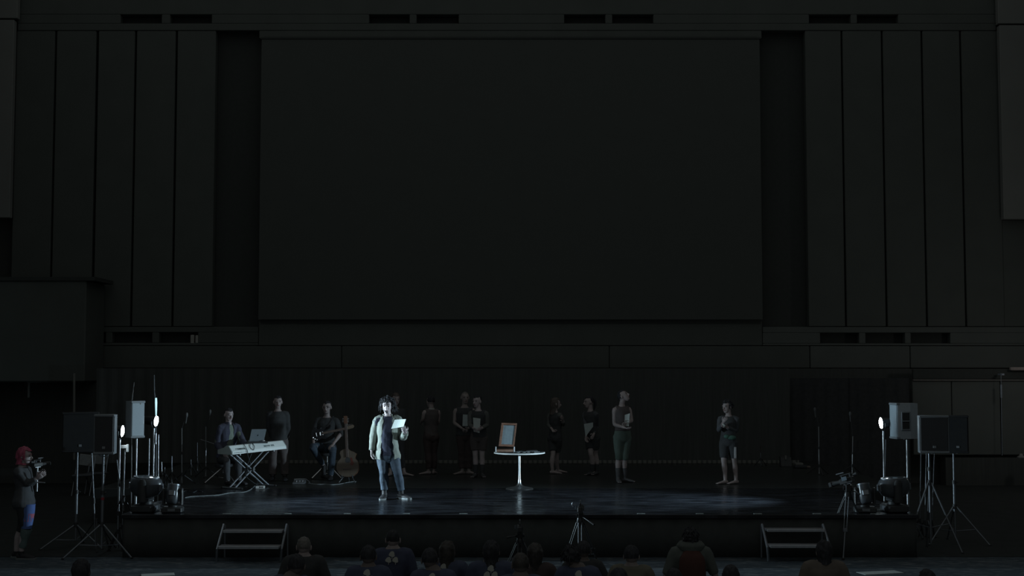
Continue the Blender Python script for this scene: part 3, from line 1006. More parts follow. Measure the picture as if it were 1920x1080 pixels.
# wooden framed mirror leaning on a small box
fy = tp.y - .05
BL, BR, TRc, TL = W(934, 837, fy), W(963, 838, fy + .03), W(970, 794, fy + .16), W(939.5, 793, fy + .13)
fr = thing('tilted_mirror', 'brown wooden upright frame holding a clouded grey pane, tilted back on the round table', 'mirror', W(948, 838, fy))
X = (BR - BL).normalized(); Z = (TL - BL).normalized(); N = X.cross(Z).normalized()   # N points away from / to camera
wd_, ht_ = (BR - BL).length, (TL - BL).length
c0 = (BL + TRc) / 2
def fbox(u, v, hu, hv, hn, dn=0.0): 
    q = M(); q.box(c0 + X * u + Z * v + N * dn, (hu, hn, hv), X, N, Z, bev=.004); return q
part('frame_rail', fbox(0, ht_ / 2 - .018, wd_ / 2, .018, .018), wood_m, fr)
part('frame_rail', fbox(0, -ht_ / 2 + .02, wd_ / 2, .02, .018), wood_m, fr)
part('frame_stile', fbox(-wd_ / 2 + .022, 0, .022, ht_ / 2 - .036, .018), wood_m, fr)
part('frame_stile', fbox(wd_ / 2 - .013, 0, .013, ht_ / 2 - .036, .018), wood_m, fr)
part('pane', fbox(0.004, 0, wd_ / 2 - .03, ht_ / 2 - .04, .004), glass_grey, fr)
part('back_board', fbox(0, 0, wd_ / 2 - .01, ht_ / 2 - .01, .005, .012 if N.y > 0 else -.012), wood_m, fr)
bx = thing('wooden_stand', 'small brown wooden box stand with pale corner brackets under the tilted frame', 'stand', (W(948, 845, fy).x, fy, tz))
cb = W(947, 841, fy)
hb_ = (cb.z - tz) + .02
m = M(); m.box((cb.x, fy + .04, tz + .028), (.175, .11, .026), bev=.006); part('box', m, wood_m, bx)
m = M(); m.box((cb.x, fy - .072, tz + .028), (.15, .004, .016), bev=.002); part('drawer_front', m, mat('light_wood', (0.25, 0.16, 0.12), .5, var=.3, nscale=14), bx)
for s in (-1, 1):
    m = M(); m.box((cb.x + s * .168, fy - .06, tz + .055), (.009, .02, .05), bev=.004); part('bracket', m, steel, bx)
# dark odds and ends lying on the table
for i, (px, w_, d_, h_, lab) in enumerate(((980, .10, .05, .012, 'dark flat pouch lying on the table beside the wooden frame'), (996, .11, .06, .014, 'dark notebook lying right of centre on the round table'))):
    c = W(px, 843, tp.y + .05)
    m = M(); m.box((c.x, tp.y + .08, tz + h_), (w_, d_, h_), V3((math.cos(.2 * i), math.sin(.2 * i), 0)), V3((-math.sin(.2 * i), math.cos(.2 * i), 0)), bev=.004)
    solo('pouch' if i == 0 else 'notebook', m, black_m, lab, 'pouch' if i == 0 else 'notebook', (c.x, tp.y + .08, tz))
for i in range(7):
    x = tp.x + .02 + i * .05; y = tp.y - .16 + .05 * ((i * 7) % 3); a = .5 + i * 1.1
    m = M(); d = V3((math.cos(a), math.sin(a), 0)) * .065
    m.cyl(V3((x, y, tz + .008)) - d, V3((x, y, tz + .008)) + d, .007, 8)
    solo('pen', m, steel if i % 2 else grey_metal, 'thin metal pen on the round table, ' + ('nearest the mirror box', 'second from the mirror box', 'third from the mirror box', 'in the middle of the scattered pens', 'third from the right rim', 'second from the right rim', 'nearest the right rim')[i], 'pen', (x, y, tz), 'pens scattered on the table')
cp = [V3((tp.x - .1 + .02 * i, tp.y - .2 + .07 * math.sin(i * 1.2), tz + .008 + .006 * (i % 2))) for i in range(15)]
m = M(); m.loft(cp, [.005] * len(cp), n=6, sub=2); solo('cord', m, cable_w, 'thin pale cord snaking over the tabletop in front of the frame', 'cord', (tp.x - .1, tp.y - .2, tz))

# ================================================================== STANDS
def tripod(parent, c, hub_z, foot_r, z0, material, yaw0=20, r=.012, nfeet=3, brace=True, leg_name='leg', hubtop=None):
    """three splayed legs under a hub with sliding collar, each leg a part"""
    ht = hubtop if hubtop is not None else hub_z
    for i in range(nfeet):
        a = math.radians(yaw0 + i * 360 / nfeet)
        d = V3((math.cos(a), math.sin(a), 0))
        m = M(); m.cyl(V3((c.x, c.y, hub_z)) + d * .03, V3((c.x, c.y, z0 + .012)) + d * foot_r, r, 8); lg = part(leg_name, m, material, parent)
        m = M(); m.ell(V3((c.x, c.y, z0 + .014)) + d * foot_r, (r * 1.6, r * 1.6, .014)); part('rubber_foot', m, rubber, lg)
        if brace:
            zz = z0 + (hub_z - z0) * .38
            m = M(); m.cyl(V3((c.x, c.y, zz * .9 + z0 * .1)), V3((c.x, c.y, 0)) + d * (foot_r * .6) + UP * (z0 + (hub_z - z0) * .42), r * .6, 6); part('brace', m, material, parent)
    m = M(); m.cyl((c.x, c.y, hub_z - .03), (c.x, c.y, hub_z + .04), r * 2.6, 12); part('hub', m, black_m, parent)


def pa_speaker(name, label, c, yaw, w, d, h, cab, gr, mark=True, handle_side=0, group=None):
    """c = bottom centre; front faces along F(yaw)"""
    R, F = frame(yaw)
    t = thing(name, label, 'loudspeaker', c, group)
    m = M()
    # cabinet: tapering towards the back
    z = lambda q: c + UP * q
    poly = [(-w / 2, d / 2), (w / 2, d / 2), (w / 2, -d * .1), (w * .33, -d / 2), (-w * .33, -d / 2), (-w / 2, -d * .1)]
    m.prism([c + R * u + F * f + UP * .0 for u, f in poly][::-1], UP * h)
    part('cabinet', m, cab, t, sm=False)
    m = M(); m.box(c + F * (d / 2 + .008) + UP * (h / 2), (w / 2 - .012, .012, h / 2 - .022), R, F, UP, bev=.008); part('grille', m, gr, t)
    for zz in (.012, h - .012):
        m = M(); m.box(c + F * (d / 2 - .01) + UP * zz, (w / 2 + .004, .035, .02), R, F, UP, bev=.008); part('corner_band', m, cab_grey_lit if cab is not cab_dark else cab_dark, t)
    if mark:
        m = M(); m.box(c + F * (d / 2 + .022) + UP * (h * .16), (.022, .003, .018), R, F, UP, bev=.002); part('badge', m, mat('badge_grey', (.3, .33, .36), .5), t, 'small pale maker badge')
    for s in (-1, 1):
        if handle_side in (s, 2):
            hc = c + R * (s * w / 2) + F * (d * .12) + UP * (h * .5)
            m = M()
            for dz in (-.075, .075):
                m.box(hc + UP * dz, (.008, .06, .062), R, F, UP, bev=.02)
            part('handle_cup', m, black_m, t)
            m = M()
            for dz in (-.142, 0, .142): m.box(hc + UP * dz + R * s * .008, (.01, .075, .012), R, F, UP, bev=.006)
            for df in (-.068, .068): m.box(hc + F * df + R * s * .008, (.01, .01, .15), R, F, UP, bev=.006)
            part('handle_frame', m, cab_grey_lit, t)
    m = M(); m.cyl(c - UP * .02, c + UP * .005, .03, 14); part('pole_socket', m, black_m, t)
    return t


def speaker_stand(label, c, top_z, hub_z, foot_r, z0, material, yaw0=20, group=None, mark=None):
    t = thing('speaker_stand', label, 'stand', V3((c.x, c.y, z0)), group)
    m = M(); m.cyl((c.x, c.y, z0 + .12), (c.x, c.y, top_z - .02), .0175, 12); part('pole', m, material, t)
    m = M(); m.cyl((c.x, c.y, hub_z + .05), (c.x, c.y, hub_z + (top_z - hub_z) * .45), .023, 12); part('outer_tube', m, material, t)
    m = M(); m.cyl((c.x, c.y, hub_z + (top_z - hub_z) * .45 - .03), (c.x, c.y, hub_z + (top_z - hub_z) * .45 + .03), .033, 12); m.cyl((c.x, c.y, hub_z + (top_z - hub_z) * .45), (c.x + .06, c.y, hub_z + (top_z - hub_z) * .45), .01, 8); part('collar', m, black_m, t)
    tripod(t, c, hub_z, foot_r, z0, material, yaw0, .013)
    if mark:
        m = M(); m.cyl((c.x, c.y, mark - .02), (c.x, c.y, mark + .02), .026, 12); part('red_ring', m, red_m, t, 'small red ring on the pole')
    return t

GR = 'black loudspeakers on stands'
# A: left front loudspeaker on the hall floor beside the stage
YA = 20.3
c = W(199, 850, YA); 
pa_speaker('loudspeaker', 'dark loudspeaker with lit side edge and small badge, left of the stage on a tripod', c, 3, .30, .28, W(199, 777, YA).z - c.z, cab_grey_lit, grille_m)
speaker_stand('tripod stand with a red ring, carrying the badged left loudspeaker', V3((W(193, 900, YA).x, YA, 0)), c.z, W(193, 984, YA).z, .58, 0, grey_metal, 215, mark=W(193, 935, YA).z)
# its yoke bracket under the box
m = M(); m.loft([W(183, 849, YA - .02), W(188, 854, YA - .02), W(199, 856, YA - .02), W(205, 849, YA - .02)], [.008] * 4, n=6, sub=3); solo('cable_loop', m, cable_w, 'pale cable loop hanging under the badged left loudspeaker', 'cable', W(193, 856, YA))
# C: darker one behind, far left
YC = 21.3
c = W(150, 846, YC)
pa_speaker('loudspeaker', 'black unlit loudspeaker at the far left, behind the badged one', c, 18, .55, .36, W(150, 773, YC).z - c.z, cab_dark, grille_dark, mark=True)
speaker_stand('thin grey tripod stand under the black far left loudspeaker', V3((W(144, 900, YC).x, YC, 0)), c.z, W(143, 985, YC).z, .55, 0, grey_metal, 215)
# B: pale lit loudspeaker behind the lamp
YS = 22.0
c = W(250, 820, YS)
pa_speaker('loudspeaker', 'tall pale blue-grey lit loudspeaker at the left edge of the stage', c, 46, .25, .24, W(250, 752, YS).z - c.z, cab_grey_lit, grille_lit, mark=False)
m = M(); m.box(W(263.5, 757, YS - .19), (.009, .004, .012)); solo('badge', m, white_m, 'tiny badge at the top of the pale left loudspeaker grille', 'badge', W(263.5, 757, YS - .19))
b0 = G(242, 953)
speaker_stand('stand with bright twin tubes carrying the pale blue-grey loudspeaker', V3((W(241, 900, YS).x + .12, YS, ST)), c.z, .45, .32, 0, steel, 250, mark=W(241, 921, YS).z)
# D: right lit loudspeaker with handles
YD = 22.2
c = W(1697, 822, YD)
pa_speaker('loudspeaker', 'grey lit loudspeaker with twin handle recesses at the right edge of the stage', c, -86, .34, .36, W(1697, 756, YD).z - c.z, cab_pale_lit, grille_lit, mark=False, handle_side=1)
speaker_stand('slim steel stand under the grey loudspeaker with handle recesses', V3((W(1702, 900, YD).x, YD, ST)), c.z, .45, .32, 0, steel, 30)
# E, F: right dark pair
YE = 20.9
c = W(1749, 848, YE)
pa_speaker('loudspeaker', 'dark loudspeaker with lit left edge, right of the stage beside the handle-recess one', c, -8, .44, .30, W(1749, 779, YE).z - c.z, cab_grey_lit, grille_m)
speaker_stand('tripod stand below the dark right loudspeaker with the lit edge', V3((W(1743, 900, YE).x, YE, 0)), c.z, W(1743, 905, YE).z, .5, 0, grey_metal, 200)
YF = 21.8
c = W(1796, 848, YF)
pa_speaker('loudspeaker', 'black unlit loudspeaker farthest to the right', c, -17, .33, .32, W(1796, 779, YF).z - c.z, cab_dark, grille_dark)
speaker_stand('grey pole stand below the black loudspeaker farthest to the right', V3((W(1789, 900, YF).x, YF, 0)), c.z, W(1789, 950, YF).z, .55, 0, grey_metal, -35)


# ================================================================== LAMPS ON STANDS
def lamp(label, key, pole_px, base_py, z0, pole_mat, slab, r=.1, Yp=None):
    p = LAMP_POS[key]; aim = (LAMP_AIM[key] - p).normalized()
    # the lens is turned between its target and the hall
    Y_ = p.y if Yp is None else Yp
    t = thing('stage_lamp', label, 'lamp', V3((p.x, Y_, z0)))
    a, b = p - aim * .16, p + aim * .035
    m = M(); m.loft([a - aim * .04, a, b - aim * .03, b], [.05, r * .8, r * .95, r * 1.02], n=20, sub=1); part('housing', m, black_metal, t)
    m = M(); m.loft([b - aim * .01, b + aim * .006, b + aim * .02], [r * .96, r * .95, r * .6], n=24, sub=1); part('lens', m, lamp_m, t, 'glowing white lens')
    m = M(); q = frame(0)[0]
    sd = aim.cross(UP).normalized()
    m.loft([p + sd * r * 1.15, p + sd * r * 1.1 - UP * r * .9, p - UP * r * 1.45, p - sd * r * 1.1 - UP * r * .9, p - sd * r * 1.15], [.008] * 5, n=6, sub=3); part('yoke', m, black_metal, t)
    for (px, dx_) in pole_px: pass
    m = M(); m.cyl((p.x, p.y, z0 + .05), (p.x, p.y, p.z - r * 1.4), .016, 12); part('pole', m, pole_mat, t)
    m = M(); m.cyl((p.x, p.y, z0 + .55), (p.x, p.y, z0 + .62), .03, 12); part('collar', m, black_m, t)
    tripod(t, p, z0 + .3, .15, z0, black_metal, 75, .011, brace=False)
    return t
lamp('glowing stage lamp on a stand beside the keyboard side, with a mast above it', 'left_back', [], 905, 0, steel, '', .088)
lamp('glowing stage lamp right beside the badged left loudspeaker', 'left_front', [], 960, 0, chrome, '', .09)
lamp('glowing stage lamp at the right end of the stage', 'right', [], 905, 0, steel, '', .094)
# the mast and tube over the left lamp
Yl = 23.7
t = thing('mast_stand', 'tall thin mast with a bright lower tube rising above the left stage lamp', 'stand', V3((W(292.5, 905, Yl).x, Yl, 0)))
m = M(); m.loft([W(292.5, 746, Yl), W(292.7, 755, Yl), W(292.7, 782, Yl)], [.016, .02, .011], n=10, sub=2); part('bright_tube', m, mat('tube_added_glow', (.8, .9, .95), .4, emit=((.55, .9, 1.0), .9)), t, 'pale cyan tube with added glow')  # emission added in place of lamp light on the steel tube
m = M(); m.loft([W(289, 703, Yl), W(289.3, 735, Yl), W(290.5, 745, Yl)], [.008, .011, .014], n=8, sub=1); part('mast', m, grey_metal, t)
m = M(); m.cyl(W(292.6, 782, Yl), V3((W(292.5, 905, Yl).x, Yl, ST + .04)), .012, 8); part('pole', m, grey_metal, t)
m = M(); m.cyl(W(291.8, 812, Yl), W(291.8, 833, Yl), .019, 10); part('collar', m, steel, t)
tripod(t, V3((W(292.5, 905, Yl).x, Yl, 0)), .35, .2, 0, black_metal, 40, .01, brace=False)

def light_stand(label, top, bot, z0, material=steel, r=.012, spread=.2, lean=0.0, name='stand', Yo=None, hub=.35, group=None):
    b = G(bot[0], bot[1], z0) if Yo is None else V3((W(bot[0], bot[1], Yo).x, Yo, z0))
    a = W(top[0], top[1], b.y)
    t = thing(name, label, 'stand', b, group)
    m = M(); m.cyl(b + UP * .03, a, r, 10); part('pole', m, material, t)
    m = M(); m.cyl(b.lerp(a, .48), b.lerp(a, .54), r * 2, 10); part('collar', m, black_m, t)
    tripod(t, b, z0 + hub, spread, z0, black_metal, 50, .009, brace=False)
    return t
# cluster of poles round the left lamps
light_stand('bright steel stand pole with white clamp between the two left loudspeakers', (234, 843), (230, 953), 0, chrome, .013, .2, Yo=21.1)
m = M(); q = W(233, 838, 21.1); m.box(q, (.055, .03, .03), bev=.012); m.box(q + V3((.05, 0, -.02)), (.015, .03, .06), bev=.006)
solo('clamp', m, white_m, 'bright white clamp on top of the steel stand between the left loudspeakers', 'clamp', q - V3((0, 0, .03)))
light_stand('slim steel stand just left of the left stage lamp', (280, 822), (278, 903), 0, steel, .012, .2, Yo=23.0)
light_stand('slim steel stand just right of the left stage lamp', (297, 815), (297, 905), 0, steel, .013, .2, Yo=24.2)
light_stand('short steel stand right of the large left moving light', (303, 866), (304, 911), ST, steel, .011, .15, hub=.2)
light_stand('short dark stand beside the short steel one at left', (309, 876), (309, 910), ST, grey_metal, .010, .15, hub=.2)
light_stand('short stand standing alone in front of the tall microphone at left', (322, 855), (322, 911), ST, grey_metal, .011, .18, hub=.22)
light_stand('dim short stand left of the keyboard stool', (358, 862), (358, 893), ST, grey_metal, .010, .16, hub=.2)
light_stand('dim thin stand farthest back between keyboard and curtain', (370, 830), (370, 885), ST, grey_metal, .009, .16, hub=.2)
light_stand('bright thin stand behind the badged left loudspeaker', (219, 862), (231, 958), ST, grey_metal, .010, .12, Yo=20.7, hub=.2)
light_stand('thin pole stand of the right stage lamp group, left one', (1661, 824), (1656, 925), 0, grey_metal, .010, .15, Yo=23.2)
light_stand('grey stand with leaning pole left of the badged loudspeaker', (172, 850), (181, 960), 0, grey_metal, .012, .35, Yo=21.0, hub=.45)
for (ax, bx_, lab) in ((1727, 1724, 'leftmost thin grey pole stand below the lit-edged right loudspeaker'), (1737, 1733, 'thin grey pole stand close beside the right tripod'), (1752, 1746, 'dim pole stand right of the right loudspeaker tripod')):
    light_stand(lab, (ax, 850), (bx_, 958), 0, grey_metal, .010, .1, Yo=22.6 + .15 * (ax % 3), hub=.25)
# whip aerial behind the pale loudspeaker
m = M(); m.loft([W(247.5, 752, 22.5), W(248.5, 742, 22.5), W(251.5, 717, 22.5)], [.01, .012, .005], n=8, sub=1)
m.cyl(W(247.5, 752, 22.5), V3((W(247.5, 900, 22.5).x, 22.5, 0)), .009, 8)
solo('whip_aerial', m, steel, 'thin leaning aerial rising behind the pale left loudspeaker', 'aerial', V3((W(247.5, 900, 22.5).x, 22.5, 0)))


def mic_stand(label, bot, top, mic, boom=None, z0=ST):
    b = G(bot[0], bot[1], z0); a = W(top[0], top[1], b.y); c = W(mic[0], mic[1], b.y)
    t = thing('microphone_stand', label, 'microphone stand', b)
    m = M(); m.cyl(b + UP * .02, b.lerp(a, .55), .012, 10); part('lower_tube', m, steel, t)
    m = M(); m.cyl(b.lerp(a, .5), a, .009, 8); part('upper_tube', m, steel, t)
    m = M(); m.cyl(b.lerp(a, .53), b.lerp(a, .58), .019, 10); part('clutch', m, black_m, t)
    m = M(); m.cyl(a, c - (c - a).normalized() * .1, .006, 8); part('boom', m, black_m, t)
    d = UP * .9 + (c - a).normalized() * .4; d.normalize()
    m = M(); m.loft([c - d * .16, c - d * .04, c - d * .03, c + d * .02, c + d * .045], [.011, .017, .024, .026, .012], n=12, sub=1); part('microphone', m, mat('mic_grille', (.14, .145, .15), .6), t)
    tripod(t, b, z0 + .18, .26, z0, black_metal, 35, .008, brace=False)
    if boom:
        q = M(); q.cyl(W(boom[0], boom[1], b.y), W(boom[2], boom[3], b.y), .007, 8); part('cross_boom', q, grey_metal, t)
    return t
mic_stand('microphone stand with bright pole, tallest left of the keyboard player', (341, 908), (341, 803), (350, 778))
mic_stand('dim microphone stand with slanting boom just left of the keyboard player', (386, 895), (386, 800), (394, 772), (376, 824, 404, 833))
mic_stand('left one of the two microphone stands at the right end of the stage', (1536, 890), (1535, 800), (1528, 768))
mic_stand('right one of the two microphone stands, nearer to the right stage lamp', (1598, 890), (1599, 818), (1594, 776))


# ================================================================== MOVING HEAD LIGHTS
def moving_head(label, c, sc, yaw, head_dir, z0=ST, slab=False):
    """c ground point; base, yoke with two arms along R(yaw), barrel head"""
    R, F = frame(yaw)
    t = thing('moving_head_light', label, 'stage light', V3((c.x, c.y, z0)))
    g = V3((c.x, c.y, z0))
    m = M(); m.box(g + UP * .055 * sc, (.2 * sc, .15 * sc, .055 * sc), R, F, UP, bev=.02 * sc); part('base', m, black_m, t)
    m = M(); m.box(g + UP * .06 * sc + F * .152 * sc, (.07 * sc, .004, .025 * sc), R, F, UP, bev=.002); part('display', m, grey_metal, t)
    m = M(); m.cyl(g + UP * .11 * sc, g + UP * .15 * sc, .09 * sc, 20); part('turntable', m, black_m, t)
    for s in (-1, 1):
        m = M(); q = g + R * (s * .175 * sc)
        m.loft([q + UP * .15 * sc, q + UP * .28 * sc, q + UP * .42 * sc, q + UP * .47 * sc], [(.028 * sc, .06 * sc), (.032 * sc, .055 * sc), (.03 * sc, .06 * sc), (.02 * sc, .035 * sc)], side=R, n=14, sub=2); part('yoke_arm', m, black_m, t)
    m = M(); m.box(g + UP * .165 * sc, (.19 * sc, .06 * sc, .02 * sc), R, F, UP, bev=.012 * sc); part('yoke_bridge', m, black_m, t)
    d = V3(head_dir).normalized(); hc = g + UP * (.36 if slab else .36) * sc
    sd = R - d * R.dot(d); sd.normalize(); fd = d.cross(sd)
    shell = mat('moving_head_shell', (.09, .1, .115), .3, spec=.6)
    if slab:
        prof = [(-.15, .10, .12), (-.11, .19, .14), (-.03, .235, .15), (.05, .235, .15), (.10, .21, .145), (.12, .18, .13)]
    else:
        prof = [(-.2, .07, .08), (-.16, .11, .11), (-.05, .125, .125), (.1, .12, .12), (.17, .115, .115)]
    m = M(); m.loft([hc + d * p[0] * sc for p in prof], [(p[1] * sc, p[2] * sc) for p in prof], side=fd, n=20, sub=2); hd = part('head', m, shell, t)
    tz_ = prof[-1][0]
    m = M(); m.loft([hc + d * (tz_ - .01) * sc, hc + d * (tz_ + .015) * sc], [(prof[-1][1] * sc * 1.04, prof[-1][2] * sc * 1.04)] * 2, side=fd, n=24, sub=1); part('bezel_ring', m, grey_metal, hd)
    m = M(); m.loft([hc + d * (tz_ + .01) * sc, hc + d * (tz_ + .02) * sc, hc + d * (tz_ + .026) * sc], [(prof[-1][1] * sc * .9, prof[-1][2] * sc * .9), (prof[-1][1] * sc * .85, prof[-1][2] * sc * .85), (prof[-1][1] * sc * .4, prof[-1][2] * sc * .4)], side=fd, n=24, sub=1); part('lens', m, mat('dark_lens', (.1, .12, .14), .08, spec=.8), hd)
    for s in (-1, 1):
        m = M(); m.box(hc + fd * (s * prof[2][1] * .93 * sc), (.02 * sc, .06 * sc, .05 * sc), fd, sd, d, bev=.01 * sc); part('vent_cover', m, grey_metal, hd)
    return t
moving_head('large moving head light lying level at the left front corner of the stage', V3((W(273, 964, 20.6).x, 20.6, 0)), 1.08, 86, (.06, -.05, 1), slab=True)
moving_head('small moving head light beside the large one at the left front', V3((W(323.5, 964, 20.5).x, 20.5, 0)), .78, 4, (.05, .25, 1))
moving_head('large moving head light lying level at the right front corner of the stage', V3((W(1677, 964, 20.6).x, 20.6, 0)), 1.05, -86, (-.06, -.05, 1), slab=True)
moving_head('small moving head light behind the right camera tripod', V3((W(1622, 964, 20.5).x, 20.5, 0)), .8, -6, (-.1, .25, 1))


# ================================================================== VIDEO CAMERAS ON TRIPODS
def video_tripod(label, c, head_z, feet, spread_z, pan_to, cam_dir, z0=0.0, sc=1.0, bright=-1):
    t = thing('video_tripod', label, 'tripod', V3((c.x, c.y, z0)))
    hub = V3((c.x, c.y, head_z - .2 * sc))
    m = M(); m.loft([hub - UP * .06, hub + UP * .02, hub + UP * .07], [.05 * sc, .062 * sc, .045 * sc], n=14, sub=1); part('bowl', m, black_metal, t)
    m = M(); m.box(hub + UP * .12 * sc, (.045 * sc, .05 * sc, .06 * sc), bev=.012); m.cyl(hub + UP * .12 * sc - V3((.07, 0, 0)) * sc, hub + UP * .12 * sc + V3((.07, 0, 0)) * sc, .03 * sc, 14); part('fluid_head', m, black_metal, t)
    m = M(); m.cyl(hub + UP * .12 * sc, pan_to, .009, 8); m.cyl((hub + UP * .12 * sc).lerp(pan_to, .68), pan_to, .014, 10); part('pan_handle', m, black_metal, t)
    for i_, f in enumerate(feet):
        lm = grey_metal if i_ == bright else black_metal
        f = V3(f); d = (f - hub); side = d.cross(UP).normalized()
        a = hub + V3((d.x, d.y, 0)).normalized() * .045
        m = M()
        for s in (-1, 1): m.cyl(a + side * s * .022, a.lerp(f, .55) + side * s * .022, .0075, 8)
        m.cyl(a.lerp(f, .5), f + UP * .01, .011, 8)
        m.box(a.lerp(f, .54), (.034, .02, .025), bev=.006)
        lg = part('leg', m, lm, t)
        m = M(); m.ell(f + UP * .016, (.024, .024, .016)); part('rubber_foot', m, rubber, lg)
        m = M(); q = a.lerp(f, (hub.z - spread_z) / (hub.z - f.z)); m.cyl(V3((c.x, c.y, spread_z)), q, .006, 6); part('spreader', m, grey_metal, t)
    return t, hub + UP * .19 * sc


def video_camera(label, p, d, sc=1.0, up=0.0):
    """p underside point; d pointing direction"""
    d = V3(d).normalized(); s = d.cross(UP).normalized(); u = s.cross(d).normalized()
    c = p + u * .06 * sc
    t = thing('video_camera', label, 'camera', p)
    m = M(); m.box(c, (.05 * sc, .13 * sc, .055 * sc), s, d, u, bev=.012); part('body', m, black_m, t)
    m = M(); m.loft([c + d * .12 * sc, c + d * .2 * sc, c + d * .27 * sc, c + d * .3 * sc], [.04 * sc, .042 * sc, .05 * sc, .052 * sc], n=18, sub=1); part('lens_barrel', m, black_m, t)
    m = M(); m.box(c + d * .31 * sc, (.06 * sc, .03 * sc, .045 * sc), s, d, u, bev=.008); part('lens_hood', m, black_m, t)
    m = M(); m.box(c + u * .11 * sc, (.014 * sc, .11 * sc, .012 * sc), s, d, u, bev=.006); m.box(c + u * .08 * sc + d * .08 * sc, (.012 * sc, .012 * sc, .035 * sc), s, d, u); m.box(c + u * .08 * sc - d * .08 * sc, (.012 * sc, .012 * sc, .035 * sc), s, d, u); part('top_handle', m, black_m, t)
    m = M(); m.loft([c + u * .075 * sc - d * .12 * sc + s * .03, c + u * .08 * sc - d * .2 * sc + s * .03], [.026 * sc, .03 * sc], n=12, sub=1); part('viewfinder', m, black_m, t)
    m = M(); m.cyl(c + u * .15 * sc + d * .02 * sc, c + u * .15 * sc + d * .17 * sc, .013 * sc, 10); part('shotgun_microphone', m, grey_metal, t)
    m = M(); m.box(c - s * .09 * sc + u * .04 * sc, (.006 * sc, .05 * sc, .035 * sc), s, d, u, bev=.003); part('side_screen', m, mat('dim_screen', (.2, .25, .3), .2), t)
    m = M(); m.box(p + u * .004, (.035 * sc, .07 * sc, .006), s, d, u); part('mount_plate', m, steel, t)
    return t

# front centre tripod
Yc = 18.4
c = V3((W(1088, 960, Yc).x, Yc, 0))
hz = W(1088, 957, Yc).z
t_, top_ = video_tripod('video tripod with twin bright tubes standing before the stage centre', c, hz, [c + V3((-.26, .22, 0)), c + V3((.3, .2, 0)), c + V3((-.02, -.26, 0))], .28, W(1114, 984, Yc - .25), (0, 1, 0), sc=.8, bright=2)
vcam = video_camera('small video camera with a pale top light on the tripod before the stage centre', top_ - UP * .02, (.1, 1, -.02), .72)
m = M(); m.loft([W(1074, 942, Yc), W(1072.5, 946, Yc), W(1074, 950, Yc)], [.008] * 3, n=6, sub=2); m.cyl(W(1074, 946, Yc), W(1081, 946, Yc), .006, 6)
part('focus_handle', m, grey_metal, vcam)
# right tripod
ft = G(1581, 1050, 0)
Yt = ft.y + .35
c = V3((W(1590, 925, Yt).x, Yt, 0)); hz = W(1590, 905, Yt).z
t_, top_ = video_tripod('video tripod standing before the right end of the stage', c, hz, [ft, c + V3((-.34, .3, 0)), c + V3((.42, .05, 0))], W(1590, 984, Yt).z, W(1613, 927, Yt - .1), (0, 1, 0), bright=0)
video_camera('black video camera tilted towards the stage on the right tripod', top_ - UP * .01, (-.75, .6, -.28), .85)
# dim tripod among the audience
Yq = 17.3
c = V3((W(975, 1000, Yq).x, Yq, 0)); hz = W(975, 994, Yq).z
t_, top_ = video_tripod('dim video tripod standing just behind the front audience row left of centre', c, hz, [c + V3((-.28, .15, 0)), c + V3((.3, .12, 0)), c + V3((0, -.25, 0))], .25, W(950, 1008, Yq), (0, 1, 0), sc=.8)
video_camera('dim black video camera on the tripod among the audience', top_ - UP * .02, (0, 1, 0), .7)


# ================================================================== STEPS AT THE STAGE FRONT
def steps(label, x0t, x1t, y_t, x0b, x1b, y_b, lean, ptop, pmid, pbot):
    """two treads on leaning side rails; pixel rows of the treads"""
    Yt_, Yb_ = front - .15, front - .42
    t = thing('stage_steps', label, 'steps', V3((W((x0t + x1t) / 2, 1040, Yb_).x, (Yt_ + Yb_) / 2, 0)))
    for (xa, xb, y, Yk) in ((x0t, x1t, y_t, Yt_), (x0b, x1b, y_b, Yb_)):
        a, b = W(xa, y, Yk), W(xb, y, Yk)
        m = M(); m.box(((a.x + b.x) / 2, Yk + .02, a.z), ((b.x - a.x) / 2, .12, .016), bev=.005); tr = part('tread', m, mat('grey_tread', (.30, .30, .32), .55, metal=.2, var=.1), t)
        m = M(); m.box(((a.x + b.x) / 2, Yk - .1, a.z - .002), ((b.x - a.x) / 2 - .01, .006, .02), bev=.003); part('nosing', m, steel, tr)
    for side in (0, 1):
        pt, pm, pb = ptop[side], pmid[side], pbot[side]
        A, B, Cc = W(pt[0], pt[1], Yt_ + .02), W(pm[0], pm[1], Yb_ - .05), V3((W(pb[0], pb[1], Yb_ - .02).x, Yb_ - .02, .015))
        m = M(); m.loft([A, A.lerp(B, .5), B, B.lerp(Cc, .5), Cc], [.018] * 5, n=8, sub=1); sr = part('side_rail', m, grey_metal, t)
        m = M(); m.cyl(A + V3((0, .08, -.02)), V3((A.x, Yt_ + .1, .01)), .014, 8); part('rear_leg', m, grey_metal, t)
    return t
steps('two-tread metal steps at the left of the stage front', 420, 532, 995, 411, 526, 1025, 0, ((420, 983), (538, 983)), ((407, 1030), (528, 1030)), ((406, 1050), (526, 1050)))
steps('two-tread metal steps at the right of the stage front', 1435, 1545, 993, 1441, 1552, 1023, 0, ((1429, 983), (1543, 983)), ((1439, 1027), (1557, 1027)), ((1441, 1048), (1556, 1048)))
# tape marks along the front edge
TAPES = ((425, 'above the left end of the left steps'), (540, 'above the right end of the left steps'), (651, 'left of the brightly lit man'), (762, 'in front of the brightly lit man'),
         (869, 'between the lit man and the table'), (1202, 'in front of the dancer looking up'), (1312, 'left of the woman standing apart'), (1421, 'above the left end of the right steps'), (1532, 'above the right end of the right steps'), (1640, 'between the right moving lights'))
for px, wh in TAPES:
    a = G(px, 963.5)
    m = M(); m.box(a + UP * .0025, (.05 + .006 * (px % 3), .016, .0025), bev=.001)
    solo('tape_mark', m, tape_m, 'short pale tape mark on the stage edge ' + wh, 'tape', a, 'tape marks on the stage edge', sm=False)


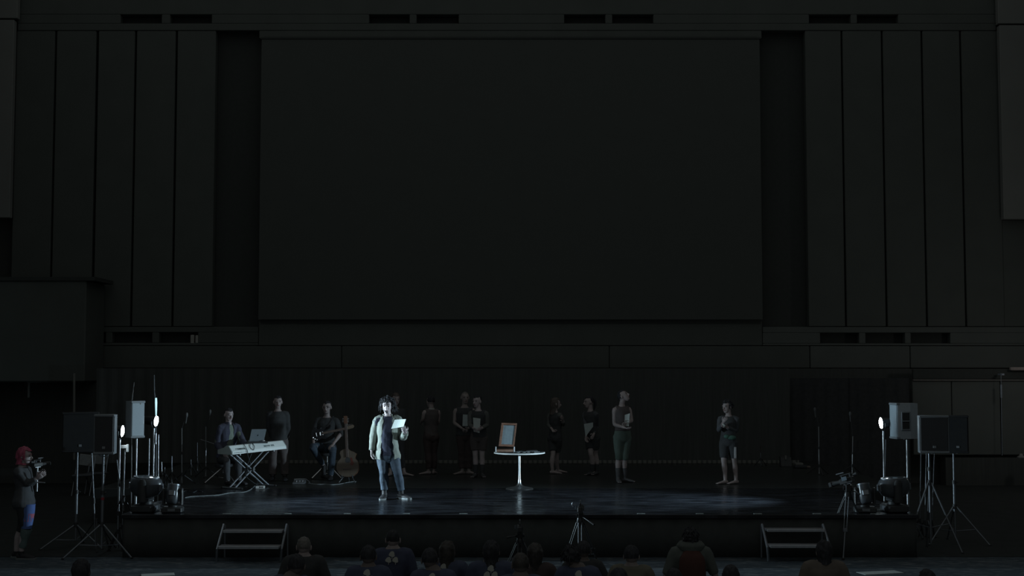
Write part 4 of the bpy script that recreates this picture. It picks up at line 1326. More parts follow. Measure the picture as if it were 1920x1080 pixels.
# ================================================================== KEYBOARD, STAND, LAPTOP
Y1 = 24.3
A0 = W(437, 852.5, Y1)                              # near lower corner
Ad = V3((.78, 1.07, .045)).normalized(); Dd = V3((-1.07, .78, 0)).normalized(); Nu = Ad.cross(Dd).normalized()
if Nu.z < 0: Nu = -Nu
LEN = 1.33; DEP = .38
kb = thing('keyboard', 'silver stage keyboard on a crossed stand, its back panel brightly lit', 'keyboard', A0)
H1, H2 = .052, .15
def kp(a, d, h): return A0 + Ad * a + Dd * d + Nu * h
m = M(); m.prism([kp(0, 0, 0), kp(0, .012, H1), kp(0, .10, H2), kp(0, .14, H2 + .006), kp(0, .22, H1 + .05), kp(0, DEP, H1 + .02), kp(0, DEP, .008)], Ad * LEN); part('case', m, kb_m, kb, sm=False)
m = M(); m.prism([kp(-.018, .004, 0), kp(-.018, .014, H1), kp(-.018, .10, H2 + .003), kp(-.018, .15, H2 + .01), kp(-.018, .23, H1 + .065), kp(-.018, DEP + .01, H1 + .028), kp(-.018, DEP + .01, .0)], Ad * .018); part('end_cap', m, kb_grey, kb, sm=False)
m = M(); m.prism([kp(LEN, .004, 0), kp(LEN, .014, H1), kp(LEN, .10, H2 + .003), kp(LEN, .15, H2 + .01), kp(LEN, .23, H1 + .065), kp(LEN, DEP + .01, H1 + .028), kp(LEN, DEP + .01, .0)], Ad * .018); part('end_cap', m, kb_grey, kb, sm=False)
for i in range(36):
    m = M(); a = .09 + i * (LEN - .14) / 36
    m.prism([kp(a, .235, H1 + .052), kp(a, .235, H1 + .066), kp(a, DEP - .005, H1 + .036), kp(a, DEP - .005, H1 + .022)], Ad * ((LEN - .14) / 36 - .002)); part('key', m, white_m, kb, sm=False)
for i in range(35):
    if i % 7 in (2, 6): continue
    m = M(); a = .09 + (i + .68) * (LEN - .14) / 36
    m.prism([kp(a, .235, H1 + .062), kp(a, .235, H1 + .078), kp(a, .31, H1 + .068), kp(a, .31, H1 + .052)], Ad * .012); part('black_key', m, black_m, kb, sm=False)
m = M()
for i in range(9): m.cyl(kp(.04 + i * .035, -.004, .028), kp(.04 + i * .035, .01, .028), .008, 8)
part('jack_socket', m, chrome, kb, 'row of sockets along the lower back')
# lettering
def lettering(txt, origin, ax, up, size, material, parent, name='lettering', ext=.0012):
    cu = bpy.data.curves.new(name, 'FONT'); cu.body = txt; cu.size = size; cu.extrude = ext; cu.offset = .0012
    ob = bpy.data.objects.new('tmp', cu); COL.objects.link(ob)
    me = bpy.data.meshes.new_from_object(ob.evaluated_get(bpy.context.evaluated_depsgraph_get()))
    bpy.data.objects.remove(ob)
    nr = ax.cross(up).normalized()
    o0 = org_of(parent)
    for v in me.vertices: v.co = origin + ax * v.co.x + up * v.co.y + nr * v.co.z - o0
    return link(name, me, material, parent)
Up2 = (kp(0, .10, H2) - kp(0, .012, H1)).normalized()
nrm = Ad.cross(Up2).normalized()
oo = kp(.075, .012, H1) + Up2 * .028 + nrm * .003
lettering('YAMAHA', oo + Ad * .055, Ad, Up2, .050, letter_m, kb)
m = M()
for i in range(3):
    a = math.radians(90 + 120 * i); d = Ad * math.cos(a) + Up2 * math.sin(a); m.cyl(oo + Ad * .03 + Up2 * .018 + nrm * .001, oo + Ad * .03 + Up2 * .018 + d * .017 + nrm * .001, .003, 6)
part('emblem', m, letter_m, kb, 'small three-pronged emblem')
lettering('MOTIF XF8', kp(.80, .012, H1) + Up2 * .03 + nrm * .003, Ad, Up2, .052, mat('grey_lettering', (.22, .27, .29), .5), kb)
# X stand
xs = thing('keyboard_stand', 'double crossed tube stand under the silver keyboard', 'stand', V3((kp(.6, .19, 0).x, kp(.6, .19, 0).y, ST)))
def fl(p): return V3((p.x, p.y, ST + .02))
for dd in (.12, .27):
    for (a0, a1) in ((.16, 1.0), (1.0, .16)):
        top_p = kp(a0, dd, -.012); bot_p = fl(kp(a1, dd, 0))
        m = M(); m.loft([top_p, bot_p], [.0165, .0165], n=8, sub=1); part('cross_tube', m, grey_metal, xs)
for a0 in (.16, 1.0):
    m = M(); m.cyl(kp(a0, -.02, -.012), kp(a0, .40, -.012), .014, 8); part('top_bar', m, grey_metal, xs)
    m = M(); m.cyl(fl(kp(a0, -.06, 0)), fl(kp(a0, .46, 0)), .016, 8); fb = part('foot_bar', m, steel, xs)
    for q in (-.06, .46):
        m = M(); m.ell(fl(kp(a0, q, 0)), (.025, .025, .019)); part('rubber_foot', m, rubber, fb)
m = M(); mc = (kp(.58, .12, 0) + fl(kp(.58, .12, 0))) / 2; m.cyl(mc - Dd * .05, mc + Dd * .2, .028, 14); part('pivot_disc', m, black_m, xs)
# cables over the keyboard and hanging below
for i, (a, wv, lab) in enumerate(((.34, .02, 'dark cable looped over the back of the keyboard near the maker name'), (.50, .05, 'dark cable loop in the middle of the keyboard back'))):
    pts = [kp(a, .16, H2 + .02), kp(a, .09, H2 + .012), kp(a - wv, .04, .10), kp(a - wv * .3, -.006, .045), kp(a + wv, .03, .10), kp(a + wv * 1.2, .10, H2 + .012)]
    if i == 0: pts = [kp(a, .16, H2 + .02), kp(a, .09, H2 + .012), kp(a - .005, -.006, .05), kp(a + .01, -.01, -.05), kp(a + .1, .02, -.25), kp(a + .05, .1, -.42), fl(kp(a + .35, .05, 0))]
    m = M(); m.loft(pts, [.006] * len(pts), n=6, sub=4); solo('cable', m, cable_m, lab, 'cable', pts[0])
pts = [kp(.5, .05, -.02), kp(.34, 0, -.25), kp(.42, 0, -.4), kp(.6, .03, -.5), fl(kp(.7, .1, 0))]
m = M(); m.loft(pts, [.005] * 5, n=6, sub=4); solo('cable', m, cable_m, 'dark cable hanging between the crossed tubes under the keyboard', 'cable', pts[-1])
# laptop on the keyboard
lb = kp(.56, .14, H2 + .03)
lt = thing('laptop', 'open grey laptop standing on the keyboard, its lid towards the hall', 'laptop', lb)
LA = V3((.97, .25, 0)).normalized(); LB = V3((-.25, .97, 0))
b1 = W(468, 827, lb.y); 
m = M(); m.box(b1 + LA * .125 + LB * .11 - UP * .004, (.145, .1, .008), LA, LB, UP, bev=.004); part('base', m, laptop_m, lt)
lid_u = (W(473, 804, b1.y - .06) - b1).normalized()
lh = .235
lc = b1 + LA * .125 + lid_u * lh / 2
ln_ = LA.cross(lid_u).normalized()
m = M(); m.box(lc, (.135, .005, lh / 2), LA, ln_, lid_u, bev=.003); ld = part('lid', m, laptop_m, lt)
m = M(); s_ = 1 if (V3((0, 0, CZ)) - lc).dot(ln_) > 0 else -1
m.ell(lc + ln_ * s_ * .006 - lid_u * .004, (.013, .0015, .014), LA, ln_, lid_u); m.ell(lc + ln_ * s_ * .006 + lid_u * .016 + LA * .004, (.003, .0015, .006), LA, ln_, lid_u); part('emblem', m, letter_m, ld, 'small dark fruit emblem on the lid')
m = M(); m.box(b1 + LA * .14 + LB * .1 - UP * .028, (.19, .12, .014), LA, LB, UP, bev=.004); solo('laptop_shelf', m, black_m, 'black flat shelf under the laptop on the keyboard', 'shelf', b1 + LA * .14 + LB * .1 - UP * .04)
m = M(); m.ell(b1 + LA * .255 + UP * .005 - LB * .02, (.025, .02, .012)); solo('computer_mouse', m, white_m, 'small bright mouse at the right of the laptop', 'mouse', b1 + LA * .255 - LB * .02)
# box on the floor by the stand
c = G(488, 916)
t = thing('direct_box', 'small bright white box on the floor by the keyboard stand', 'box', c)
m = M(); m.box(c + UP * .025, (.085, .045, .025), V3((.98, .15, 0)), V3((-.15, .98, 0)), bev=.005); part('shell', m, white_m, t)
for q in (-.04, 0, .045): m = M(); m.box(c + UP * .028 + V3((q, -.046, 0)), (.011, .003, .014), bev=.002); part('knob', m, black_m, t)
# cables on the stage
def cable(pts_px, label, material=cable_w, r=.007, z=ST, nm='cable'):
    pts = [G(x, y, z + r) for x, y in pts_px]
    m = M(); m.loft(pts, [r] * len(pts), n=6, sub=5); return solo(nm, m, material, label, 'cable', pts[0])
cable([(347, 933), (360, 931), (385, 929.5), (410, 928), (432, 924), (455, 923), (468, 919), (478, 911)], 'long pale cable curving over the stage floor to the keyboard stand', cable_w, .007)
cable([(340, 922), (352, 921), (362, 923), (371, 920), (380, 922)], 'short tangled cable behind the small left moving light', cable_m, .008)
cable([(578, 906), (592, 908), (610, 908), (622, 909), (640, 907), (655, 904), (668, 903)], 'cable running from the pedal box below the guitarist', cable_w, .007)
cable([(1612, 960), (1628, 958.5), (1650, 958), (1668, 957)], 'black cable beside the right moving lights', cable_m, .008)
# pedal box
c = G(562, 907)
t = thing('pedal_box', 'small pedal box with a pale metal edge in front of the guitarist', 'pedal', c)
m = M(); m.prism([c + V3((-.12, -.1, 0)), c + V3((-.12, .12, 0)), c + V3((-.12, .12, .07)), c + V3((-.12, -.1, .03))], V3((.22, 0, 0))); part('shell', m, grey_metal, t, sm=False)
m = M(); m.loft([c + V3((-.13, .12, .075)), c + V3((.1, .12, .08)), c + V3((.2, -.05, .02))], [.007] * 3, n=6, sub=2); part('edge_bar', m, steel, t)
for q in (-.06, .0, .06): m = M(); m.cyl(c + V3((q, -.02, .03)), c + V3((q, -.02, .065)), .012, 10); part('foot_switch', m, chrome, t)


def stool(label, c, seat_z, z0, material, legs_r, hub_z, seat_r=.17, name='stool', yaw0=200):
    t = thing(name, label, 'stool', V3((c.x, c.y, z0)))
    m = M(); m.lathe([(seat_r * .9, seat_z - .07), (seat_r, seat_z - .055), (seat_r, seat_z - .02), (seat_r * .88, seat_z)], (c.x, c.y, 0), 24); part('seat', m, black_m, t)
    m = M(); m.cyl((c.x, c.y, hub_z - .1), (c.x, c.y, seat_z - .06), .02, 12); part('post', m, chrome, t)
    tripod(t, c, hub_z, legs_r, z0, chrome, yaw0, .012)
    return t
#=PEOPLE=
# ================================================================== THE SPEAKER
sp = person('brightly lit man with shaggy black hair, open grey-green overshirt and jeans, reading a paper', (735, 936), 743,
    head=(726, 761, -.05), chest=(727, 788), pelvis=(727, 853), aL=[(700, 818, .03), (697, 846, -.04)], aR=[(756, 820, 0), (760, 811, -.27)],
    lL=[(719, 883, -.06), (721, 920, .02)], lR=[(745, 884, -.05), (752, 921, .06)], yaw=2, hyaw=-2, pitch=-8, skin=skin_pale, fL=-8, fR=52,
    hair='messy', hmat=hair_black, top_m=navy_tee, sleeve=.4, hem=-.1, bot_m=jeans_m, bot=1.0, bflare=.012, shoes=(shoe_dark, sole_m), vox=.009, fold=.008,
    jacket=(jacket_m, -.13, .07, .115), k=1.02, kw=.99, curl=(.55, .9), hdir={1: (-.55, -.2, .75), -1: (.1, 0, -.4)}, palms=((1, -.2, 0), (-.3, 0, 1)))
h = sp
m = M(); m.ell(h['Hc'] + h['hF'] * .115 - h['hU'] * .07 - h['hR'] * .02, (.013, .013, .012)); m.loft([h['Hc'] - h['hR'] * .085 - h['hU'] * .0, h['Hc'] - h['hR'] * .075 + h['hF'] * .06 - h['hU'] * .05, h['Hc'] + h['hF'] * .11 - h['hU'] * .07 - h['hR'] * .025], [.003] * 3, n=5, sub=2); part('headset_microphone', m, black_m, sp['root'])
m = M(); m.ell(h['Hc'] + h['hF'] * .088 - h['hU'] * .094, (.018, .012, .018), h['hR'], h['hF'], h['hU']); part('chin_beard', m, hair_black, sp['root'])
Ys = sp['Yb']
sheet('paper', [W(740, 787, Ys - .33), W(761, 786, Ys - .44), W(756.5, 800, Ys - .40), W(733.5, 804, Ys - .28)], paper_m, 'white sheet of paper held up by the brightly lit man', 'paper', .004, .012)

# ================================================================== DANCERS AND PERFORMERS
person('dimly lit person hidden behind the brightly lit man, only hair and bare feet showing', (745, 892), 737,
    head=(742, 749), chest=(741, 772), pelvis=(741, 818), aL=[(727, 792), (730, 808, -.2)], aR=[(755, 792), (752, 808, -.2)], lL=[(735, 851), (732, 886)], lR=[(752, 851), (758, 886)], yaw=20, hyaw=20,
    fL=-20, fR=70, hair='bob', hmat=hair_brown, top_m=blackcloth, sleeve=.9, bot_m=blackcloth, bot=.9, eyes=True)
person('dark-haired person in a grey-brown vest turned away, one bare arm out', (806, 889), 742,
    head=(807, 753), chest=(809, 773), pelvis=(808, 818), aL=[(822, 790, .1), (818, 800, .25)], aR=[(793, 786, -.05), (790, 792, .15)], lL=[(813, 851, .05), (813, 881, .05)], lR=[(803, 851, -.05), (803, 881, -.05)], yaw=205, hyaw=215,
    fL=170, fR=-80, hair='short', top_m=vest_m, sleeve=0, bot_m=maroon, bot=.97, bflare=.01, collar=mat('white_collar', (.5, .52, .5), .8), eyes=True, kw=.95)
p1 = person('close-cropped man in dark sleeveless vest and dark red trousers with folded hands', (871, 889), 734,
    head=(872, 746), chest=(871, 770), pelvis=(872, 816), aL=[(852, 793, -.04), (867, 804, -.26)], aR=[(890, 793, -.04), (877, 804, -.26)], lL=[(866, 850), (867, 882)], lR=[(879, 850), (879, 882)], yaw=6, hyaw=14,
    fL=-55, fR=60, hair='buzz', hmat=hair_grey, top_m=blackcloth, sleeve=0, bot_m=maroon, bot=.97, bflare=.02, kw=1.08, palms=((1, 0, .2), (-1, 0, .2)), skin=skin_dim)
sheet('paper', [W(868, 777, p1['Yb'] - .2), W(881, 778, p1['Yb'] - .2), W(881, 799, p1['Yb'] - .2), W(867, 799, p1['Yb'] - .2)], paper_dim, 'pale paper against the chest of the close-cropped man', 'paper', .004, .01)
p2 = person('woman with tied-back hair, black top and knee shorts holding white papers left of the table', (898, 894), 741,
    head=(894.5, 753), chest=(897, 776), pelvis=(898, 819), aL=[(881, 797, -.08), (888, 803, -.3)], aR=[(913, 797, -.03), (903, 803, -.28)], lL=[(891, 850), (892, 886)], lR=[(904, 850), (904, 886)], yaw=-6, hyaw=-32,
    fL=-20, fR=15, hair='bun', top_m=blackcloth, sleeve=.92, sleeve_m=olive_dk, hem=-.05, bot_m=vest_m, bot=.38, bflare=.03, socks=blackcloth, sock_t=.8, shoes=None, k=.98, kw=.95, palms=((1, 0, .3), (-1, 0, .3)), skin=skin_pale)
sheet('paper', [W(887, 783, p2['Yb'] - .34), W(901, 785, p2['Yb'] - .34), W(899, 812, p2['Yb'] - .33), W(888, 809, p2['Yb'] - .33)], paper_m, 'white papers held at the waist of the woman with tied hair', 'paper', .005, .01)
person('small long-haired person in black facing right, just right of the table', (1038, 888), 746,
    head=(1042, 757), chest=(1041, 779), pelvis=(1041, 821), aL=[(1056, 796, -.0), (1055, 787, -.2)], aR=[(1029, 797, .05), (1036, 806, -.1)], lL=[(1044, 852, .1), (1046, 880, .25)], lR=[(1037, 852, -.05), (1036, 882, -.05)], yaw=130, hyaw=100,
    fL=95, fR=85, hair='long', hmat=hair_brown, top_m=blackcloth, sleeve=.8, sleeve_m=olive_dk, hem=-.1, bot_m=blackcloth, bot=.42, bflare=.02, k=.95, kw=.95)
p3 = person('woman with a dark ponytail in black facing left, holding a pale sheet by her hip', (1114, 890), 740,
    head=(1104, 754), chest=(1107, 777), pelvis=(1110, 819), aL=[(1098, 799, -.1), (1099, 818, -.16)], aR=[(1119, 800, .05), (1113, 815, -.2)], lL=[(1108, 850, -.05), (1111, 884)], lR=[(1116, 850, .05), (1119, 884, .05)], yaw=-48, hyaw=-68,
    fL=-50, fR=-30, hair='pony', top_m=blackcloth, sleeve=.92, sleeve_m=charcoal, hem=-.08, bot_m=blackcloth, bot=.36, bflare=.03, socks=blackcloth, sock_t=.8, k=.98, kw=.95)
sheet('paper', [W(1095, 795, p3['Yb'] - .32), W(1112, 792, p3['Yb'] - .28), W(1112, 800, p3['Yb'] - .28), W(1098, 819, p3['Yb'] - .32)], paper_dim, 'pale sheet held low by the ponytailed woman facing left', 'paper', .004, .005)
p4 = person('tall slim dancer looking up to the right, sleeveless vest and green knee leggings', (1163, 904), 728,
    head=(1169, 743), chest=(1166, 768), pelvis=(1167, 818), aL=[(1152, 796, -.02), (1172, 802, -.24)], aR=[(1184, 789, 0), (1175, 794, -.24)], lL=[(1160, 858, -.02), (1159, 893)], lR=[(1172, 858, -.02), (1171, 893, .05)], yaw=22, hyaw=62, pitch=34,
    fL=5, fR=72, hair='short', top_m=vest_m, sleeve=0, hem=.08, bot_m=green_leg, bot=.58, socks=sock_m, sock_t=.78, k=1.0, kw=.9, palms=((.3, 0, 1), (-1, 0, .2)), skin=skin_m)
sheet('paper', [W(1171.5, 778, p4['Yb'] - .3), W(1181, 775, p4['Yb'] - .3), W(1179, 799, p4['Yb'] - .29), W(1171, 799, p4['Yb'] - .29)], paper_m, 'white paper pressed to the chest of the dancer looking up', 'paper', .004, .005)
p5 = person('woman standing apart at the right in dark shorts, one hand raised to her chest', (1368, 907), 751,
    head=(1363.5, 763), chest=(1366, 786), pelvis=(1366, 827), aL=[(1348, 806, -.1), (1356, 792, -.26)], aR=[(1381, 808, 0), (1362, 801, -.22)], lL=[(1357, 863, -.03), (1360, 899)], lR=[(1376, 863, 0), (1380, 899, .02)], yaw=-22, hyaw=-50,
    fL=-62, fR=-58, hair='tousled', top_m=blackcloth, sleeve=.92, sleeve_m=charcoal, hem=-.1, bot_m=blackcloth, bot=.44, bflare=.012, k=.96, kw=.95, skin=skin_m, palms=((.6, 0, .6), (-.6, 0, .6)))
m = M(); q = W(1378.5, 849, p5['Yb'] - .11); m.box(q, (.022, .012, .11), bev=.005); part('shorts_stripe', m, stripe_m, p5['root'], 'pale stripe on the shorts')
m = M(); m.ell(W(1372, 820.5, p5['Yb'] - .17), (.085, .035, .045)); m.ell(W(1363, 818.5, p5['Yb'] - .17), (.06, .03, .04)); part('green_waist_cloth', m, green_waist_m, p5['root'], 'dim green cloth knotted at the waist')
m = M(); m.box(W(1357, 797, p5['Yb'] - .3), (.016, .012, .03), V3((.8, 0, .6)), V3((0, 1, 0)), V3((-.6, 0, .8)), bev=.004); solo('small_card', m, paper_m, 'small pale card in the raised hand of the woman at the right', 'card', W(1357, 797, p5['Yb'] - .3))

# ================================================================== MUSICIANS
ks = G(419, 906)
kseat = W(424, 862, ks.y).z - .07
stool('chrome-legged stool the keyboard player sits on', ks, kseat, ST, chrome, .36, ST + .30, name='drum_throne', yaw0=200)
person('seated man in a dark blue jacket and grey-green shirt playing behind the silver keyboard', (425, 912), 764,
    head=(429, 778), chest=(429, 802), pelvis=(424, 859), aL=[(407, 832, -.1), (419, 850, -.4)], aR=[(455, 828, -.1), (467, 838, -.5)], lL=[(426, 864, -.55), (427, 905, -.5)], lR=[(448, 863, -.38), (449, 905, -.32)], yaw=42, hyaw=40, pitch=-4,
    Y0=ks.y, k=1.0, skin=skin_pale, fL=50, fR=50, hair='short', hmat=hair_black, top_m=green_shirt, sleeve=.5, hem=-.1, bot_m=charcoal, bot=.98, shoes=(shoe_dark, None), jacket=(navy_jkt, -.1, .045, .07), vox=.01, curl=(.5, .5), fold=.006)
person('dim woman in black top and brown trousers standing behind the keyboard', (521, 901), 743,
    head=(521, 754), chest=(521, 777), pelvis=(523, 825), aL=[(504, 801, .02), (509, 821, .1)], aR=[(540, 801, .02), (538, 822, .1)], lL=[(512, 860), (511, 893)], lR=[(533, 860), (534, 893)], yaw=4, hyaw=14,
    fL=-8, fR=12, hair='bun', top_m=blackcloth, sleeve=.96, hem=.0, bot_m=brown_cloth, bot=.98, bflare=.03, shoes=(shoe_dark, None), k=.98, kw=.97)
gs = G(613, 897)
gy = gs.y
pg = person('seated man with glasses, black shirt and jeans, electric guitar on his lap', (620, 905), 750,
    head=(613, 764, -.05), chest=(613, 789), pelvis=(612, 838), aL=[(588, 811, -.06), (588, 832, -.34)], aR=[(640, 812, -.06), (624, 834, -.36)], lL=[(585, 838, -.42), (607, 873, -.12)], lR=[(624, 842, -.42), (620, 896, -.34)], yaw=-2, hyaw=-6,
    Y0=gy, k=1.02, skin=skin_m, fL=40, fR=5, hair='short', top_m=blackcloth, sleeve=.5, hem=-.1, bot_m=jeans_m, bot=.97, shoes=(shoe_dark, None), vox=.01, kw=1.05, hdir={-1: (.1, -.3, -.1), 1: (-.2, -.3, 0)}, palms=((0, .2, -1), (0, .2, -1)))
stool('chrome post stool under the seated guitarist', gs, W(612, 846, gy).z - .02, ST, chrome, .34, ST + .28, .17, yaw0=215)
h = pg
m = M()
for s in (-1, 1):
    cc = h['Hc'] + h['hF'] * .1 + h['hR'] * s * .033 + h['hU'] * .004
    pts = [cc + h['hR'] * (.024 * math.cos(a)) + h['hU'] * (.018 * math.sin(a)) for a in [i * PI / 5 for i in range(11)]]
    m.loft(pts, [.0028] * 11, n=5, sub=1)
    m.cyl(cc + h['hR'] * s * .024, h['Hc'] + h['hR'] * s * .08 - h['hF'] * .0, .0025, 5)
m.cyl(h['Hc'] + h['hF'] * .1 - h['hR'] * .01, h['Hc'] + h['hF'] * .1 + h['hR'] * .01, .0025, 5)
part('glasses', m, black_m, pg['root'])

# electric guitar on his lap
ge = thing('electric_guitar', 'dark electric guitar resting across the lap of the seated guitarist', 'guitar', W(600, 826, gy - .22))
gb, gh = W(600, 814, gy - .24), W(650, 803.5, gy - .30)
GX = (gh - gb).normalized(); GN = V3((0, -1, .12)).normalized(); GN = (GN - GX * GN.dot(GX)).normalized(); GZ = GN.cross(GX).normalized()
if GZ.z < 0: GZ = -GZ
outl = [(-.20, .02), (-.17, .12), (-.08, .15), (.0, .115), (.06, .12), (.13, .15), (.16, .11), (.10, .06), (.09, .0), (.11, -.06), (.16, -.12), (.12, -.14), (.04, -.11), (-.04, -.13), (-.12, -.16), (-.19, -.10)]
m = M(); m.prism([gb + GX * (x * .85) + GZ * (z * .85) for x, z in outl], GN * .04); part('body', m, mat('guitar_black_gloss', (.03, .03, .035), .5, spec=.3), ge, sm=False)
m = M(); m.box(gb.lerp(gh, .5) + GX * .03 + GN * .045, ((gh - gb).length / 2 - .03, .012, .024), GX, GN, GZ, bev=.006); part('neck', m, mat('maple_neck', (.2, .15, .13), .5), ge)
m = M(); m.prism([gh + GX * x + GZ * z + GN * .035 for x, z in ((-.02, .022), (.03, .035), (.15, .045), (.17, .01), (.14, -.02), (.02, -.028), (-.02, -.022))], GN * .015); hdst = part('headstock', m, mat('maple_head', (.3, .23, .17), .5), ge, sm=False)
for i in range(6):
    m = M(); q = gh + GX * (.03 + i * .02) + GZ * .045 + GN * .042; m.cyl(q, q + GZ * .02, .006, 6); part('tuning_peg', m, chrome, hdst)
m = M(); m.box(gb - GX * .06 + GN * .045, (.008, .008, .04), GX, GN, GZ, bev=.002); m.box(gb + GX * .02 + GN * .045, (.016, .006, .035), GX, GN, GZ, bev=.003); m.box(gb + GX * .07 + GN * .045, (.012, .006, .035), GX, GN, GZ, bev=.003); part('pickup', m, chrome, ge)
m = M()
for q in ((-.1, -.08), (-.06, -.1), (-.13, -.05)): m.cyl(gb + GX * q[0] + GZ * q[1] + GN * .04, gb + GX * q[0] + GZ * q[1] + GN * .06, .011, 10)
part('knob', m, chrome, ge)
m = M(); C_ = pg['C']; m.loft([gb - GX * .16 + GN * .02, gb - GX * .1 + UP * .12 + V3((0, -.0, 0)), C_ + V3((-.02, -.15, -.16)), C_ + V3((.09, -.13, -.04)), C_ + V3((.12, -.02, .065)), C_ + V3((.1, .12, -.05))], [(.022, .004)] * 6, side=V3((.7, 0, .5)), n=8, sub=3); part('strap', m, charcoal, ge)

# acoustic guitar on a stand
ag = G(652, 905)
yg = ag.y
gg = thing('acoustic_guitar', 'pale-topped acoustic guitar with a dark pickguard leaning on a floor stand beside the guitarist', 'guitar', V3((ag.x, yg, ST + .12)))
gc = W(652, 871, yg); s_g = yg / F_PX
def gout(px_pts): return px_pts
half = [(0, 23), (6, 22.5), (12, 20.5), (17, 16), (20.5, 9), (21, 2), (19, -5), (14.5, -10.5), (13, -13), (14, -17), (15.5, -21), (14.5, -25), (10, -28), (5, -29.5), (0, -29.5)]
full = half + [(-x, y) for x, y in reversed(half[1:-1])]
full = [(x, y) if not (x > 0 and y < -24) else (x, y + 4) for x, y in full]
tx, tzv = V3((1, 0, 0)), V3((0, .17, .985))
def gp(x, y, n=0.0): return gc + tx * (x * s_g) - tzv * (y * s_g) + V3((0, -.985, .17)) * n
m = M(); m.prism([gp(x, y) for x, y in full], V3((0, .985, -.17)) * .095); part('body_sides', m, guitar_side, gg, sm=False)
m = M(); m.prism([gp(x * .985, y * .985, .004) for x, y in full], V3((0, .985, -.17)) * .004); part('soundboard', m, guitar_top, gg, sm=False)
m = M(); m.prism([gp(5.2 * math.cos(a), -8 + 5.2 * math.sin(a), .0055) for a in [i * PI / 10 for i in range(20)]], V3((0, .985, -.17)) * .002); part('sound_hole', m, black_m, gg, sm=False)
m = M(); m.prism([gp(x, y, .0075) for x, y in ((4, -12), (8, -13), (9, -7), (12, -2), (9, 2), (4, 0), (6, -5))], V3((0, .985, -.17)) * .002); part('pickguard', m, mat('dark_red_pickguard', (.16, .04, .03), .3), gg, sm=False)
m = M(); m.box(gp(-1, 8, .01), (.075, .008, .013), tx, V3((0, -1, 0)), tzv, bev=.003); part('bridge', m, fret_m, gg)
m = M(); m.box(gp(-3.4, -45, .012), (.026, .012, .33), (tx * .99 - tzv * -.05).normalized(), V3((0, -1, 0)), (tzv * .995 - tx * .07).normalized(), bev=.005); part('neck', m, fret_m, gg)
m = M(); m.box(gp(-6.4, -83, .0), (.036, .009, .085), tx, V3((0, -1, 0)), (tzv * .995 - tx * .07).normalized(), bev=.005); hh = part('headstock', m, guitar_side, gg)
for s in (-1, 1):
    for i in range(3): m = M(); m.cyl(gp(-6.4 + s * 3.5, -80 - i * 3, .0), gp(-6.4 + s * 6, -80 - i * 3, 0), .007, 6); part('tuning_peg', m, steel, hh)
t = thing('guitar_stand', 'low folding floor stand holding the acoustic guitar', 'stand', V3((ag.x, yg, ST)))
for sx in (-1, 1):
    m = M(); m.loft([V3((ag.x + sx * .04, yg + .05, ST + .16)), V3((ag.x + sx * .16, yg - .12, ST + .012))], [.009, .009], n=8, sub=1); part('leg', m, grey_metal, t)
    m = M(); m.loft([V3((ag.x + sx * .1, yg - .02, ST + .1)), V3((ag.x + sx * .1, yg - .1, ST + .115)), V3((ag.x + sx * .1, yg - .12, ST + .15))], [.009] * 3, n=8, sub=2); part('cradle_arm', m, grey_metal, t)
m = M(); m.cyl(V3((ag.x, yg + .06, ST + .16)), V3((ag.x, yg + .22, ST + .012)), .009, 8); part('leg', m, grey_metal, t)
m = M(); m.cyl(V3((ag.x, yg + .12, ST + .14)), V3((ag.x - .05, yg + .2, ST + .75)), .01, 8); part('upright', m, grey_metal, t)
m = M(); m.cyl(V3((ag.x - .12, yg - .02, ST + .13)), V3((ag.x + .12, yg - .02, ST + .13)), .01, 8); part('cross_bar', m, grey_metal, t)

# ================================================================== CAMERA OPERATOR ON THE HALL FLOOR
co = person('camera operator with pink-red hair and patterned shorts standing at the far left', (40, 1048), 838,
    head=(46, 855), chest=(42, 883), pelvis=(45, 940), aL=[(52, 907, -.12), (70, 897, -.12)], aR=[(55, 910, .12), (73, 893, .12)], lL=[(50, 992, -.06), (40, 1036, -.06)], lR=[(40, 992, .1), (31, 1036, .12)], yaw=88, hyaw=90, pitch=-2, z0=0,
    fL=88, fR=88, skin=skin_pale, hair='bob', hmat=hair_pink, top_m=charcoal, sleeve=.93, hem=-.25, hemflare=.08, bot_m=blackcloth, bot=.6, shoes=(shoe_dark, sole_m), k=1.0, hdir={-1: (.2, 0, .3), 1: (.2, 0, .3)})
m = M()
r_ = co['root']
K_, H_ = co['L'][-1][0], co['P']
a0 = W(51, 949, co['Yb'] - .16); 
leg(m, W(52, 945, co['Yb'] - .06), co['L'][-1][0], co['L'][-1][1], 1.0, .022, .5); part('blue_shorts_leg', m, blue_cloth, r_, 'blue patterned shorts leg')
m = M(); q = co['L'][-1][0]; m.loft([q + UP * .24 + V3((.015, 0, 0)), q + UP * .12 + V3((.0, 0, 0))], [.098, .09], n=12, sub=1); part('pink_patch', m, pink_cloth, r_, 'pink band on the shorts')
m = M(); leg(m, co['L'][-1][0], co['L'][-1][0].lerp(co['L'][-1][1], .5), co['L'][-1][1], .8, .012, .8); part('legging', m, teal_cloth, r_, 'grey-teal legging')
cc = W(70, 876, co['Yb'])
cr = video_camera('camera rig with monitor and handles held by the pink-haired operator', cc, (1, 1.3, .08), .62)
m = M(); m.cyl(cc, cc - UP * .36, .013, 8); q = M(); part('grip_post', m, steel, cr)
m = M(); m.cyl(cc - UP * .22 + V3((-.05, 0, 0)), cc - UP * .23 + V3((.12, 0, 0)), .009, 8); part('side_grip', m, steel, cr)

